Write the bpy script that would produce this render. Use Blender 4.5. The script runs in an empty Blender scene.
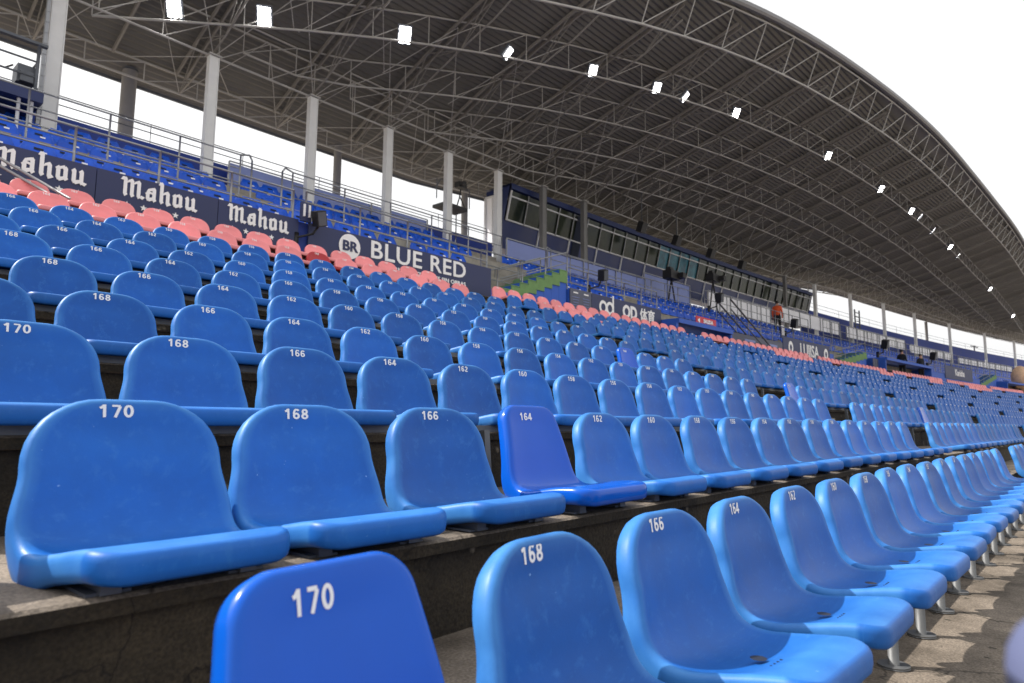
import bpy, math, random
from mathutils import Vector, Matrix
random.seed(7)
S = bpy.context.scene
COL = S.collection
rad = math.radians

# ------------------------------------------------------------------ camera
CAM_POS = Vector((-0.5636, -1.7121, -0.0271))
CAM_F = Vector((0.74940335, 0.6508116, 0.12181494))
CAM_R = Vector((0.65508954, -0.75552428, 0.00638402))
CAM_U = Vector((-0.09618894, -0.07501549, 0.9925323))
FPX = 667.9
cam = bpy.data.cameras.new('camera')
cam.sensor_width = 36.0
cam.lens = FPX / 1024 * 36.0
cam.clip_start = 0.02
cam.clip_end = 1000
cam.dof.use_dof = True
cam.dof.focus_distance = 3.2
cam.dof.aperture_fstop = 4.5
camo = bpy.data.objects.new('camera', cam)
COL.objects.link(camo)
m3 = Matrix((CAM_R, CAM_U, -CAM_F)).transposed()
camo.matrix_world = Matrix.Translation(CAM_POS) @ m3.to_4x4()
S.camera = camo

# ------------------------------------------------------------------ sky, sun, exposure
SUN_AZ, SUN_EL = rad(33), rad(44)          # azimuth from +Y towards -X
sun_dir = Vector((-math.sin(SUN_AZ)*math.cos(SUN_EL), math.cos(SUN_AZ)*math.cos(SUN_EL), math.sin(SUN_EL)))
CLOUD = (5.7, 6.4)                         # overcast veil mixed over the sky
w = bpy.data.worlds.new('World')
S.world = w
w.use_nodes = True
nt = w.node_tree
bg = nt.nodes['Background']
sky = nt.nodes.new('ShaderNodeTexSky')
sky.sky_type = 'NISHITA'
sky.sun_disc = False
sky.sun_elevation = SUN_EL
sky.sun_rotation = -SUN_AZ
sky.air_density = 1.0
sky.dust_density = 8.0
sky.ozone_density = 1.0
hs = nt.nodes.new('ShaderNodeHueSaturation')
hs.inputs['Saturation'].default_value = 0.22
nt.links.new(sky.outputs[0], hs.inputs['Color'])
cl = nt.nodes.new('ShaderNodeTexNoise')
cl.inputs['Scale'].default_value = 2.2
cl.inputs['Detail'].default_value = 5
clr = nt.nodes.new('ShaderNodeMapRange')
clr.inputs['From Min'].default_value = 0.3; clr.inputs['From Max'].default_value = 0.7
clr.inputs['To Min'].default_value = CLOUD[0]; clr.inputs['To Max'].default_value = CLOUD[1]
nt.links.new(cl.outputs[0], clr.inputs['Value'])
cmx = nt.nodes.new('ShaderNodeMix'); cmx.data_type = 'RGBA'
cmx.inputs['Factor'].default_value = 0.72
nt.links.new(hs.outputs[0], cmx.inputs[6])
nt.links.new(clr.outputs[0], cmx.inputs[7])
nt.links.new(cmx.outputs[2], bg.inputs[0])
bg.inputs[1].default_value = 0.15
sl = bpy.data.lights.new('sun', 'SUN')
sl.energy = 4.4
sl.angle = rad(0.6)
sl.color = (1.0, 0.94, 0.86)
so = bpy.data.objects.new('sun', sl)
COL.objects.link(so)
so.rotation_euler = (-sun_dir).to_track_quat('-Z', 'Y').to_euler()
so.location = (-20, 30, 40)
S.view_settings.view_transform = 'Standard'
S.view_settings.look = 'None'
S.view_settings.gamma = 1
S.view_settings.exposure = 0.5

# ------------------------------------------------------------------ curved stand coordinates
KC = 0.00115900
def cv(x): return -KC*max(0.0, x)**2
def W(x, Y, z): return Vector((x, Y+cv(x), z))
def th(x): return math.atan(-2*KC*max(0.0, x))
def pix(P):
    d = P-CAM_POS
    z = d.dot(CAM_F)
    if z < 0.05: return None
    return (512+FPX*d.dot(CAM_R)/z, 341.5-FPX*d.dot(CAM_U)/z, z)

# ------------------------------------------------------------------ materials
MATS = {}
def mat(name, col, rough=0.6, metal=0.0, noise=0.0, nscale=8.0, spec=0.5, emit=None, estr=0.0, bump=0.0, bscale=60.0,
        col2=None, obvar=0.0, alpha=None, speck=None, coat=0.0):
    m = bpy.data.materials.new(name)
    m.use_nodes = True
    t = m.node_tree
    b = t.nodes['Principled BSDF']
    b.inputs['Roughness'].default_value = rough
    b.inputs['Metallic'].default_value = metal
    b.inputs['Specular IOR Level'].default_value = spec
    b.inputs['Coat Weight'].default_value = coat
    c4 = (*col, 1)
    b.inputs['Base Color'].default_value = c4
    cur = None
    if noise or col2 or obvar or speck:
        tc = t.nodes.new('ShaderNodeTexCoord')
        oi = t.nodes.new('ShaderNodeObjectInfo')
        mp = t.nodes.new('ShaderNodeVectorMath'); mp.operation = 'MULTIPLY_ADD'
        t.links.new(oi.outputs['Random'], mp.inputs[0])
        mp.inputs[1].default_value = (37, 51, 23)
        t.links.new(tc.outputs['Object'], mp.inputs[2])
        nz = t.nodes.new('ShaderNodeTexNoise')
        nz.inputs['Scale'].default_value = nscale
        nz.inputs['Detail'].default_value = 6
        nz.inputs['Roughness'].default_value = 0.65
        t.links.new(mp.outputs[0], nz.inputs['Vector'])
        rp = t.nodes.new('ShaderNodeValToRGB')
        rp.color_ramp.elements[0].position = 0.3
        rp.color_ramp.elements[1].position = 0.72
        c2 = col2 if col2 else tuple(min(1, c*(1+noise)) for c in col)
        c1 = col if col2 else tuple(c*(1-noise) for c in col)
        rp.color_ramp.elements[0].color = (*c1, 1)
        rp.color_ramp.elements[1].color = (*c2, 1)
        t.links.new(nz.outputs[0], rp.inputs[0])
        cur = rp.outputs[0]
        if obvar:
            hv = t.nodes.new('ShaderNodeHueSaturation')
            mr = t.nodes.new('ShaderNodeMapRange')
            mr.inputs['To Min'].default_value = 1-obvar
            mr.inputs['To Max'].default_value = 1+obvar
            t.links.new(oi.outputs['Random'], mr.inputs['Value'])
            t.links.new(mr.outputs[0], hv.inputs['Value'])
            mr2 = t.nodes.new('ShaderNodeMapRange')
            mr2.inputs['To Min'].default_value = 1.0
            mr2.inputs['To Max'].default_value = 1.0 if name.startswith('seat') else 1-obvar*0.7
            t.links.new(oi.outputs['Random'], mr2.inputs['Value'])
            t.links.new(mr2.outputs[0], hv.inputs['Saturation'])
            t.links.new(cur, hv.inputs['Color'])
            cur = hv.outputs[0]
        if speck:
            sn = t.nodes.new('ShaderNodeTexNoise')
            sn.inputs['Scale'].default_value = speck[0]
            sn.inputs['Detail'].default_value = 2
            t.links.new(mp.outputs[0], sn.inputs['Vector'])
            sr = t.nodes.new('ShaderNodeValToRGB')
            sr.color_ramp.elements[0].position = speck[1]
            sr.color_ramp.elements[1].position = min(1, speck[1]+0.04)
            t.links.new(sn.outputs[0], sr.inputs[0])
            mx = t.nodes.new('ShaderNodeMix'); mx.data_type = 'RGBA'
            t.links.new(sr.outputs[0], mx.inputs['Factor'])
            t.links.new(cur, mx.inputs[6])
            mx.inputs[7].default_value = (*speck[2], 1)
            cur = mx.outputs[2]
        t.links.new(cur, b.inputs['Base Color'])
        rr = t.nodes.new('ShaderNodeMapRange')
        rr.inputs['To Min'].default_value = max(0, rough-0.1)
        rr.inputs['To Max'].default_value = min(1, rough+0.14)
        t.links.new(nz.outputs[0], rr.inputs['Value'])
        t.links.new(rr.outputs[0], b.inputs['Roughness'])
    if bump:
        tc2 = t.nodes.new('ShaderNodeTexCoord')
        n2 = t.nodes.new('ShaderNodeTexNoise')
        n2.inputs['Scale'].default_value = bscale
        n2.inputs['Detail'].default_value = 5
        t.links.new(tc2.outputs['Object'], n2.inputs['Vector'])
        bp = t.nodes.new('ShaderNodeBump')
        bp.inputs['Strength'].default_value = bump
        bp.inputs['Distance'].default_value = 0.01
        t.links.new(n2.outputs[0], bp.inputs['Height'])
        t.links.new(bp.outputs[0], b.inputs['Normal'])
    if emit:
        b.inputs['Emission Color'].default_value = (*emit, 1)
        b.inputs['Emission Strength'].default_value = estr
    MATS[name] = m
    return m

mat('seat_blue', (0.009, 0.104, 0.41), 0.43, spec=0.24, noise=0.13, nscale=5, obvar=0.17, speck=(70, 0.775, (0.22, 0.40, 0.72)), bump=0.04, bscale=220)
mat('seat_blue_new', (0.003, 0.092, 0.52), 0.2, spec=0.25, noise=0.05, nscale=4, coat=0.1)
mat('seat_pink', (0.86, 0.285, 0.30), 0.5, noise=0.08, nscale=5, obvar=0.10)
mat('seat_red', (0.40, 0.012, 0.02), 0.3, noise=0.06)
mat('seat_upper', (0.010, 0.090, 0.58), 0.42, spec=0.35, noise=0.08, obvar=0.12)
mat('number_white', (0.82, 0.82, 0.82), 0.5)
mat('seat_dark', (0.004, 0.010, 0.03), 0.8)
mat('steel', (0.15, 0.155, 0.16), 0.55, metal=0.4, noise=0.15, nscale=14)
mat('steel_dark', (0.10, 0.11, 0.13), 0.55, metal=0.3, noise=0.2)
mat('rail_grey', (0.30, 0.31, 0.33), 0.45, metal=0.5, noise=0.1)
mat('column_white', (0.66, 0.67, 0.68), 0.55, noise=0.06, nscale=3)
mat('column_grey', (0.17, 0.17, 0.17), 0.6, noise=0.12, nscale=3)
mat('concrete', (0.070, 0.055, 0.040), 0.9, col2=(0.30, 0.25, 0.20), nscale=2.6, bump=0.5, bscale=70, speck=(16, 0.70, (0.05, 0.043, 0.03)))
mat('riser_mould_shade', (0.008, 0.006, 0.0042), 0.95, col2=(0.060, 0.046, 0.028), nscale=3.2, bump=0.6, bscale=60, speck=(9, 0.68, (0.16, 0.135, 0.10)))  # mould, with the shade under the seats also put into the colour
mat('concrete_upper', (0.20, 0.185, 0.16), 0.9, col2=(0.36, 0.34, 0.30), nscale=3, bump=0.3, bscale=50)
mat('navy_panel', (0.024, 0.034, 0.105), 0.55, noise=0.08, nscale=2)
mat('board_grey', (0.09, 0.10, 0.15), 0.6, noise=0.1)
mat('letter_white', (0.88, 0.88, 0.89), 0.55)
mat('lilac_plastic', (0.085, 0.10, 0.19), 0.8, noise=0.05)
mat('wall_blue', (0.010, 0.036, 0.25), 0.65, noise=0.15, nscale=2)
mat('wall_bright_blue', (0.020, 0.10, 0.50), 0.6, noise=0.12, nscale=2)
mat('panel_lavender', (0.19, 0.245, 0.53), 0.45, noise=0.08, nscale=1.5)
mat('panel_pale', (0.86, 0.87, 0.92), 0.5, noise=0.1, nscale=1.5)
mat('stair_green', (0.15, 0.28, 0.10), 0.75, noise=0.15, nscale=5)
mat('roof_metal', (0.118, 0.116, 0.110), 0.55, metal=0.0, noise=0.14, nscale=0.6)
mat('rafter_paint', (0.23, 0.22, 0.205), 0.6, noise=0.15, nscale=2)
mat('truss_paint', (0.37, 0.365, 0.355), 0.55, noise=0.12, nscale=2)
mat('fascia_grey', (0.17, 0.17, 0.18), 0.5, noise=0.1)
mat('black_plastic', (0.012, 0.012, 0.014), 0.55, noise=0.2)
mat('press_navy', (0.009, 0.022, 0.105), 0.45, noise=0.12, nscale=2)
mat('frame_white', (0.62, 0.63, 0.65), 0.5, noise=0.05)
mat('glass_dark', (0.012, 0.018, 0.018), 0.12, spec=0.22, col2=(0.045, 0.055, 0.035), nscale=1.2)
mat('glass_teal', (0.012, 0.045, 0.08), 0.2, spec=0.22, col2=(0.04, 0.20, 0.27), nscale=3)
mat('lamp_white', (0.9, 0.9, 0.9), 0.5, emit=(1, 0.98, 0.95), estr=14)
mat('lamp_bright', (0.9, 0.9, 0.9), 0.5, emit=(1, 0.98, 0.95), estr=40)
mat('sign_red', (0.55, 0.02, 0.04), 0.5, noise=0.06)
mat('jacket_orange', (0.75, 0.10, 0.02), 0.7, noise=0.1)
mat('cloth_dark', (0.010, 0.012, 0.018), 0.85, noise=0.2)
mat('skin', (0.50, 0.28, 0.20), 0.6, noise=0.05)
mat('hair_dark', (0.02, 0.013, 0.01), 0.7)
mat('canvas_tan', (0.75, 0.50, 0.33), 0.9, noise=0.2, nscale=6)
mat('foliage', (0.035, 0.07, 0.02), 0.8, noise=0.4)
mat('bark', (0.08, 0.06, 0.045), 0.9, noise=0.2)
mat('paving', (0.36, 0.31, 0.25), 0.9, noise=0.25, nscale=0.3)
M = MATS
def add_fade_sheen(m, col):
    # sun-bleached plastic plus painted-in highlights on the rims and front edges (vertex attribute 'fade'), broken up by noise
    t = m.node_tree; b = t.nodes['Principled BSDF']
    src = b.inputs['Base Color'].links[0].from_socket
    at = t.nodes.new('ShaderNodeAttribute'); at.attribute_name = 'fade'
    tc = t.nodes.new('ShaderNodeTexCoord'); oi = t.nodes.new('ShaderNodeObjectInfo')
    va = t.nodes.new('ShaderNodeVectorMath'); va.operation = 'MULTIPLY_ADD'
    t.links.new(oi.outputs['Random'], va.inputs[0]); va.inputs[1].default_value = (91, 17, 63); t.links.new(tc.outputs['Object'], va.inputs[2])
    nz = t.nodes.new('ShaderNodeTexNoise'); nz.inputs['Scale'].default_value = 9; nz.inputs['Detail'].default_value = 6
    t.links.new(va.outputs[0], nz.inputs['Vector'])
    mr = t.nodes.new('ShaderNodeMapRange'); mr.inputs['From Min'].default_value = 0.25; mr.inputs['From Max'].default_value = 0.7
    mr.inputs['To Min'].default_value = 0.25; mr.inputs['To Max'].default_value = 1.0
    t.links.new(nz.outputs[0], mr.inputs['Value'])
    ml = t.nodes.new('ShaderNodeMath'); ml.operation = 'MULTIPLY'
    t.links.new(at.outputs['Fac'], ml.inputs[0]); t.links.new(mr.outputs[0], ml.inputs[1])
    mx = t.nodes.new('ShaderNodeMix'); mx.data_type = 'RGBA'
    t.links.new(ml.outputs[0], mx.inputs['Factor']); t.links.new(src, mx.inputs[6]); mx.inputs[7].default_value = (*col, 1)
    # fine scratches and scuffs
    wv = t.nodes.new('ShaderNodeTexNoise'); wv.inputs['Scale'].default_value = 26; wv.inputs['Detail'].default_value = 8; wv.inputs['Roughness'].default_value = 0.75
    mp = t.nodes.new('ShaderNodeMapping'); mp.inputs['Scale'].default_value = (1.0, 3.4, 0.45)
    t.links.new(va.outputs[0], mp.inputs['Vector']); t.links.new(mp.outputs[0], wv.inputs['Vector'])
    r2 = t.nodes.new('ShaderNodeMapRange'); r2.inputs['From Min'].default_value = 0.54; r2.inputs['From Max'].default_value = 0.76
    r2.inputs['To Min'].default_value = 0; r2.inputs['To Max'].default_value = 0.55
    t.links.new(wv.outputs[0], r2.inputs['Value'])
    mx2 = t.nodes.new('ShaderNodeMix'); mx2.data_type = 'RGBA'
    t.links.new(r2.outputs[0], mx2.inputs['Factor']); t.links.new(mx.outputs[2], mx2.inputs[6]); mx2.inputs[7].default_value = (0.05, 0.21, 0.55, 1)
    t.links.new(mx2.outputs[2], b.inputs['Base Color'])
def add_cracks(m, scale, width_, col):
    t = m.node_tree; b = t.nodes['Principled BSDF']; src = b.inputs['Base Color'].links[0].from_socket
    tc = t.nodes.new('ShaderNodeTexCoord')
    nz = t.nodes.new('ShaderNodeTexNoise'); nz.inputs['Scale'].default_value = 6; nz.inputs['Detail'].default_value = 5
    t.links.new(tc.outputs['Object'], nz.inputs['Vector'])
    ad = t.nodes.new('ShaderNodeVectorMath'); ad.operation = 'MULTIPLY_ADD'
    t.links.new(nz.outputs['Color'], ad.inputs[0]); ad.inputs[1].default_value = (.25, .25, .25); t.links.new(tc.outputs['Object'], ad.inputs[2])
    vo = t.nodes.new('ShaderNodeTexVoronoi'); vo.feature = 'DISTANCE_TO_EDGE'; vo.inputs['Scale'].default_value = scale
    t.links.new(ad.outputs[0], vo.inputs['Vector'])
    mr = t.nodes.new('ShaderNodeMapRange'); mr.inputs['From Max'].default_value = width_; mr.inputs['To Min'].default_value = 0.85; mr.inputs['To Max'].default_value = 0.0
    t.links.new(vo.outputs[0], mr.inputs['Value'])
    # fine gravel grain
    g = t.nodes.new('ShaderNodeTexNoise'); g.inputs['Scale'].default_value = 130; g.inputs['Detail'].default_value = 3
    t.links.new(tc.outputs['Object'], g.inputs['Vector'])
    gr = t.nodes.new('ShaderNodeMapRange'); gr.inputs['From Min'].default_value = .3; gr.inputs['From Max'].default_value = .7; gr.inputs['To Min'].default_value = .6; gr.inputs['To Max'].default_value = 1.35
    t.links.new(g.outputs[0], gr.inputs['Value'])
    mu = t.nodes.new('ShaderNodeVectorMath'); mu.operation = 'SCALE'; t.links.new(src, mu.inputs[0]); t.links.new(gr.outputs[0], mu.inputs['Scale'])
    mx = t.nodes.new('ShaderNodeMix'); mx.data_type = 'RGBA'
    t.links.new(mr.outputs[0], mx.inputs['Factor']); t.links.new(mu.outputs[0], mx.inputs[6]); mx.inputs[7].default_value = (*col, 1)
    t.links.new(mx.outputs[2], b.inputs['Base Color'])
add_cracks(M['concrete'], 1.1, 0.010, (0.03, 0.024, 0.018))
add_cracks(M['riser_mould_shade'], 1.6, 0.006, (0.008, 0.006, 0.005))
add_fade_sheen(M['seat_blue'], (0.062, 0.245, 0.58))

# ------------------------------------------------------------------ mesh helpers
class MB:
    def __init__(s): s.v = []; s.f = []; s.mi = []; s.sm = []; s.mats = []
    def slot(s, name):
        if name not in s.mats: s.mats.append(name)
        return s.mats.index(name)
    def poly(s, pts, m=0, smooth=False):
        b = len(s.v); s.v += [Vector(p) for p in pts]
        s.f.append(tuple(range(b, b+len(pts)))); s.mi.append(m); s.sm.append(smooth)
    def box(s, c, size, ax=None, m=0):
        c = Vector(c); X, Y, Z = ax if ax else (Vector((1,0,0)), Vector((0,1,0)), Vector((0,0,1)))
        b = len(s.v)
        for dx in (-.5,.5):
            for dy in (-.5,.5):
                for dz in (-.5,.5):
                    s.v.append(c+X*dx*size[0]+Y*dy*size[1]+Z*dz*size[2])
        for q in ((0,1,3,2),(4,6,7,5),(0,4,5,1),(2,3,7,6),(0,2,6,4),(1,5,7,3)):
            s.f.append(tuple(b+i for i in q)); s.mi.append(m); s.sm.append(False)
    def bar(s, a, b_, w, h=None, m=0, up=Vector((0,0,1))):
        a = Vector(a); b_ = Vector(b_); d = b_-a; L = d.length
        if L < 1e-6: return
        d /= L
        if abs(d.dot(up)) > 0.98: up = Vector((0,1,0))
        X = d.cross(up).normalized(); Z = X.cross(d)
        s.box((a+b_)/2, (w, L, h or w), (X, d, Z), m)
    def tube(s, a, b_, r, n=8, m=0, r2=None, cap=True):
        a = Vector(a); b_ = Vector(b_); d = (b_-a)
        if d.length < 1e-6: return
        d.normalize()
        up = Vector((0,0,1)) if abs(d.z) < 0.9 else Vector((1,0,0))
        X = d.cross(up).normalized(); Y = X.cross(d); r2 = r if r2 is None else r2
        b = len(s.v)
        for i in range(n):
            t = 2*math.pi*i/n; o = X*math.cos(t)+Y*math.sin(t)
            s.v.append(a+o*r); s.v.append(b_+o*r2)
        for i in range(n):
            j = (i+1) % n
            s.f.append((b+2*i, b+2*j, b+2*j+1, b+2*i+1)); s.mi.append(m); s.sm.append(True)
        if cap:
            s.f.append(tuple(b+2*i for i in range(n))); s.mi.append(m); s.sm.append(False)
            s.f.append(tuple(b+2*i+1 for i in reversed(range(n)))); s.mi.append(m); s.sm.append(False)
    def path(s, pts, r, n=8, m=0):
        for a, b in zip(pts[:-1], pts[1:]): s.tube(a, b, r, n, m)
    def ball(s, c, r, seg=12, rings=8, m=0, jit=0.0):
        c = Vector(c); r = Vector(r) if not isinstance(r, (int, float)) else Vector((r,r,r))
        b = len(s.v)
        for i in range(rings+1):
            p = math.pi*i/rings
            for j in range(seg):
                t = 2*math.pi*j/seg; k = 1+random.uniform(-jit, jit)
                s.v.append(c+Vector((r.x*math.sin(p)*math.cos(t), r.y*math.sin(p)*math.sin(t), r.z*math.cos(p)))*k)
        for i in range(rings):
            for j in range(seg):
                s.f.append((b+i*seg+j, b+(i+1)*seg+j, b+(i+1)*seg+(j+1)%seg, b+i*seg+(j+1)%seg)); s.mi.append(m); s.sm.append(True)
    def mesh(s, name, mats):
        me = bpy.data.meshes.new(name)
        me.from_pydata([tuple(v) for v in s.v], [], s.f)
        mats = mats if isinstance(mats, (list, tuple)) else [mats]
        for k in mats: me.materials.append(M[k])
        me.polygons.foreach_set('material_index', s.mi)
        me.polygons.foreach_set('use_smooth', s.sm)
        me.update()
        return me
    def build(s, name, mats, parent=None, loc=None):
        return link(name, s.mesh(name, mats), parent, loc)

def link(name, data, parent=None, loc=None, rot=None):
    o = bpy.data.objects.new(name, data); COL.objects.link(o)
    if parent: o.parent = parent
    if loc is not None: o.location = loc
    if rot is not None: o.rotation_euler = rot
    return o
def tag(o, label, cat, group=None, kind=None):
    if label: o['label'] = label
    if cat: o['category'] = cat
    if group: o['group'] = group
    if kind: o['kind'] = kind
    return o
def thing(name, label, cat, loc=(0,0,0), rotz=0.0, group=None):
    o = link(name, None, None, loc, (0,0,rotz)); o.empty_display_size = 0.1
    return tag(o, label, cat, group)
def struct(name, mb, mats):
    o = mb.build(name, mats); o['kind'] = 'structure'; return o
ORD = ['first','second','third','fourth','fifth','sixth','seventh','eighth','ninth','tenth','eleventh','twelfth','thirteenth',
       'fourteenth','fifteenth','sixteenth','seventeenth','eighteenth','nineteenth','twentieth']
def nth(n):
    if n <= 20: return ORD[n-1]
    s = 'th' if 10 <= n % 100 <= 20 else {1:'st',2:'nd',3:'rd'}.get(n % 10, 'th')
    return '%d%s' % (n, s)

TXT = {}
def text_mesh(txt, size, matn, off=0.0, ext=0.002, sx=1.0, spacing=1.0):
    k = (txt, size, matn, off, sx, spacing)
    if k in TXT: return TXT[k]
    cu = bpy.data.curves.new('lettering', 'FONT')
    cu.body = txt; cu.size = size; cu.extrude = ext; cu.offset = off
    cu.align_x = 'CENTER'; cu.align_y = 'CENTER'; cu.space_character = spacing
    cu.resolution_u = 3
    ob = bpy.data.objects.new('lettering', cu); COL.objects.link(ob)
    dg = bpy.context.evaluated_depsgraph_get()
    me = bpy.data.meshes.new_from_object(ob.evaluated_get(dg))
    COL.objects.unlink(ob); bpy.data.objects.remove(ob); bpy.data.curves.remove(cu)
    for v in me.vertices: v.co.x *= sx
    me.materials.clear(); me.materials.append(M[matn])
    TXT[k] = me
    return me

# bold stencil digits drawn as mitred strokes
def arc(cx, cy, rx, ry, a0, a1, n=14):
    return [(cx+rx*math.cos(rad(a0+(a1-a0)*k/n)), cy+ry*math.sin(rad(a0+(a1-a0)*k/n))) for k in range(n+1)]
DIG = {'0': [arc(.3, .5, .205, .405, 90, 450, 22)], '1': [[(.08, .70), (.20, .76), (.32, .93)], [(.34, 1.0), (.34, 0.0)]],
       '2': [arc(.3, .70, .20, .20, 170, -40, 12)+[(.10, .14)], [(.06, .095), (.56, .095)]],
       '3': [arc(.29, .715, .19, .19, 160, -80, 12), arc(.29, .295, .21, .205, 85, -160, 12)],
       '4': [[(.40, 0), (.40, 1.0)], [(.36, .93), (.06, .28), (.62, .28)]],
       '5': [[(.54, .905), (.16, .905), (.12, .50)]+arc(.30, .33, .205, .24, 130, -160, 14)],
       '6': [arc(.3, .31, .20, .22, 0, 360, 18), [(.10, .33)]+arc(.32, .55, .215, .36, 185, 40, 10)],
       '7': [[(.06, .905), (.53, .905)], [(.52, .86), (.24, 0.0)]],
       '8': [arc(.3, .715, .175, .19, 0, 360, 16), arc(.3, .285, .205, .20, 0, 360, 16)],
       '9': [arc(.3, .69, .20, .22, 0, 360, 18), [(.50, .67)]+arc(.28, .45, .215, .36, 5, -140, 10)]}
NUM = {}
def number_mesh(txt, h, sx, shell=None, tx=0.0):
    k = (txt, h, sx, id(shell))
    if k in NUM: return NUM[k]
    mb = MB(); n = len(txt); adv = 0.70; lv = 0
    hw_ = 0.088
    for c, ch in enumerate(txt):
        ox = (c-n/2)*adv+.04
        for line in DIG[ch]:
            lv += 1; z = 0.0006+0.00012*(lv % 3)
            closed = abs(line[0][0]-line[-1][0])+abs(line[0][1]-line[-1][1]) < 1e-6
            m_ = len(line); L_ = []; R_ = []
            for q in range(m_):
                p = Vector((line[q][0], line[q][1], 0))
                pa = Vector((*line[q-1], 0)) if q > 0 else (Vector((*line[-2], 0)) if closed else None)
                pb_ = Vector((*line[q+1], 0)) if q < m_-1 else (Vector((*line[1], 0)) if closed else None)
                d1 = (p-pa).normalized() if pa is not None else (pb_-p).normalized()
                d2 = (pb_-p).normalized() if pb_ is not None else d1
                t_ = (d1+d2).normalized(); nn = Vector((-t_.y, t_.x, 0))
                w_ = hw_/max(.5, t_.dot(d1)); 
                L_.append(p+nn*w_); R_.append(p-nn*w_)
            for q in range(m_-1):
                mb.poly([((v.x+ox)*h*sx, (v.y-.5)*h, z) for v in (R_[q], R_[q+1], L_[q+1], L_[q])])
    if shell is not None:
        mb.v = [shell.surf(v.x-0.026+tx, v.y, 0.0008+v.z) + Vector((0.026, 0, 0)) for v in mb.v]
    me = mb.mesh('seat_number', 'number_white')
    NUM[k] = me
    return me

# ------------------------------------------------------------------ terrace
RY = [-0.8486, 0.0, 0.8704, 1.7447, 2.6452, 3.5541, 4.4285, 5.3101, 6.2024, 7.10, 7.99]
RZ = [-0.2728, 0.0, 0.2695, 0.5510, 0.8628, 1.1847, 1.4998, 1.8385, 2.1726, 2.53, 2.899]
TR = [z-0.338 for z in RZ]
XS = [-10, -6, -4, -3, -2, -1, 0, 1, 2, 3, 4, 5, 6, 7, 8, 9, 10] + list(range(12, 112, 4))
def sweep(mb, prof, xs, m=0):
    for a, b in zip(xs[:-1], xs[1:]):
        for p, q in zip(prof[:-1], prof[1:]):
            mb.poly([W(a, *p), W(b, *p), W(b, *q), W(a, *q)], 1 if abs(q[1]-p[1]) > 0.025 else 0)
prof = [(-9, -0.93), (-0.80, -0.925), (-0.80, -0.60)]
for j in range(1, 11):
    e = RY[j]-0.362
    prof += [(e+0.03, TR[j-1] if j > 1 else -0.60), (e+0.03, TR[j]-0.040), (e, TR[j]-0.036), (e-0.004, TR[j]-0.006), (e+0.006, TR[j])]
prof += [(8.62, TR[10]), (8.62, TR[10]+0.06)]
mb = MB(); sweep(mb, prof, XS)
struct('lower_terrace', mb, ['concrete', 'riser_mould_shade'])
UY = [9.5, 10.33, 11.95, 12.75, 13.55]
UZ = [3.87, 4.20, 4.98, 5.38, 5.78]
mb = MB()
prof = [(8.78, 3.10), (9.12, 3.10), (9.12, 3.47), (9.95, 3.47), (9.95, 3.82), (10.75, 3.82), (10.75, 4.42), (11.55, 4.42),
        (11.55, 4.62), (12.35, 4.62), (12.35, 5.02), (13.15, 5.02), (13.15, 5.42), (14.28, 5.42)]
sweep(mb, prof, XS)
struct('upper_terrace', mb, ['concrete_upper', 'concrete_upper'])
mb = MB()
mb.poly([(-300,-300,-3), (300,-300,-3), (300,300,-3), (-300,300,-3)])
struct('ground', mb, 'paving')
AISLES = [(8.3, 9.3), (18.25, 19.25), (28.25, 29.25), (38.25, 39.25), (48.25, 49.25), (58.25, 59.25), (68.25, 69.25)]
def in_aisle(x): return any(a < x < b for a, b in AISLES)
mb = MB()
for a, b in AISLES[:5]:
    xm = (a+b)/2
    for j in range(1, 11):
        e = RY[j]-0.40
        ax = (Vector((math.cos(th(xm)), math.sin(th(xm)), 0)), Vector((-math.sin(th(xm)), math.cos(th(xm)), 0)), Vector((0,0,1)))
        zlow = TR[j-1] if j > 1 else -0.60
        mb.box(W(xm, e-0.14, zlow+(TR[j]-zlow)*0.25), (b-a-0.1, 0.28, (TR[j]-zlow)*0.5), ax)
struct('aisle_steps', mb, 'concrete_upper')

# ------------------------------------------------------------------ seat shells
def profile_curve(kind):
    # (y, z) from front lip up to back top, origin at the seat number
    if kind == 'old':
        c = [(-0.418, -0.2520), (-0.405, -0.2490), (-0.37, -0.2475), (-0.31, -0.256), (-0.235, -0.270), (-0.165, -0.280), (-0.115, -0.274),
             (-0.082, -0.250), (-0.063, -0.210), (-0.050, -0.165), (-0.036, -0.11), (-0.021, -0.060), (-0.008, -0.020), (0.002, 0.002), (0.008, 0.015)]
    else:
        c = [(-0.412, -0.2480), (-0.398, -0.2450), (-0.35, -0.2435), (-0.27, -0.250), (-0.20, -0.262), (-0.145, -0.268), (-0.105, -0.256),
             (-0.082, -0.228), (-0.068, -0.185), (-0.054, -0.13), (-0.036, -0.070), (-0.018, -0.014), (-0.006, 0.020), (0.000, 0.034)]
    # resample smoothly (Catmull-Rom)
    P = [Vector((0, y, z)) for y, z in c]; out = []
    for i in range(len(P)-1):
        p0 = P[max(i-1, 0)]; p1 = P[i]; p2 = P[i+1]; p3 = P[min(i+2, len(P)-1)]
        for k in range(6):
            t = k/6
            out.append(0.5*((2*p1)+(p2-p0)*t+(2*p0-5*p1+4*p2-p3)*t*t+(3*p1-p0-3*p2+p3)*t**3))
    out.append(P[-1])
    s = [0]
    for a, b in zip(out[:-1], out[1:]): s.append(s[-1]+(b-a).length)
    return out, s
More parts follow.
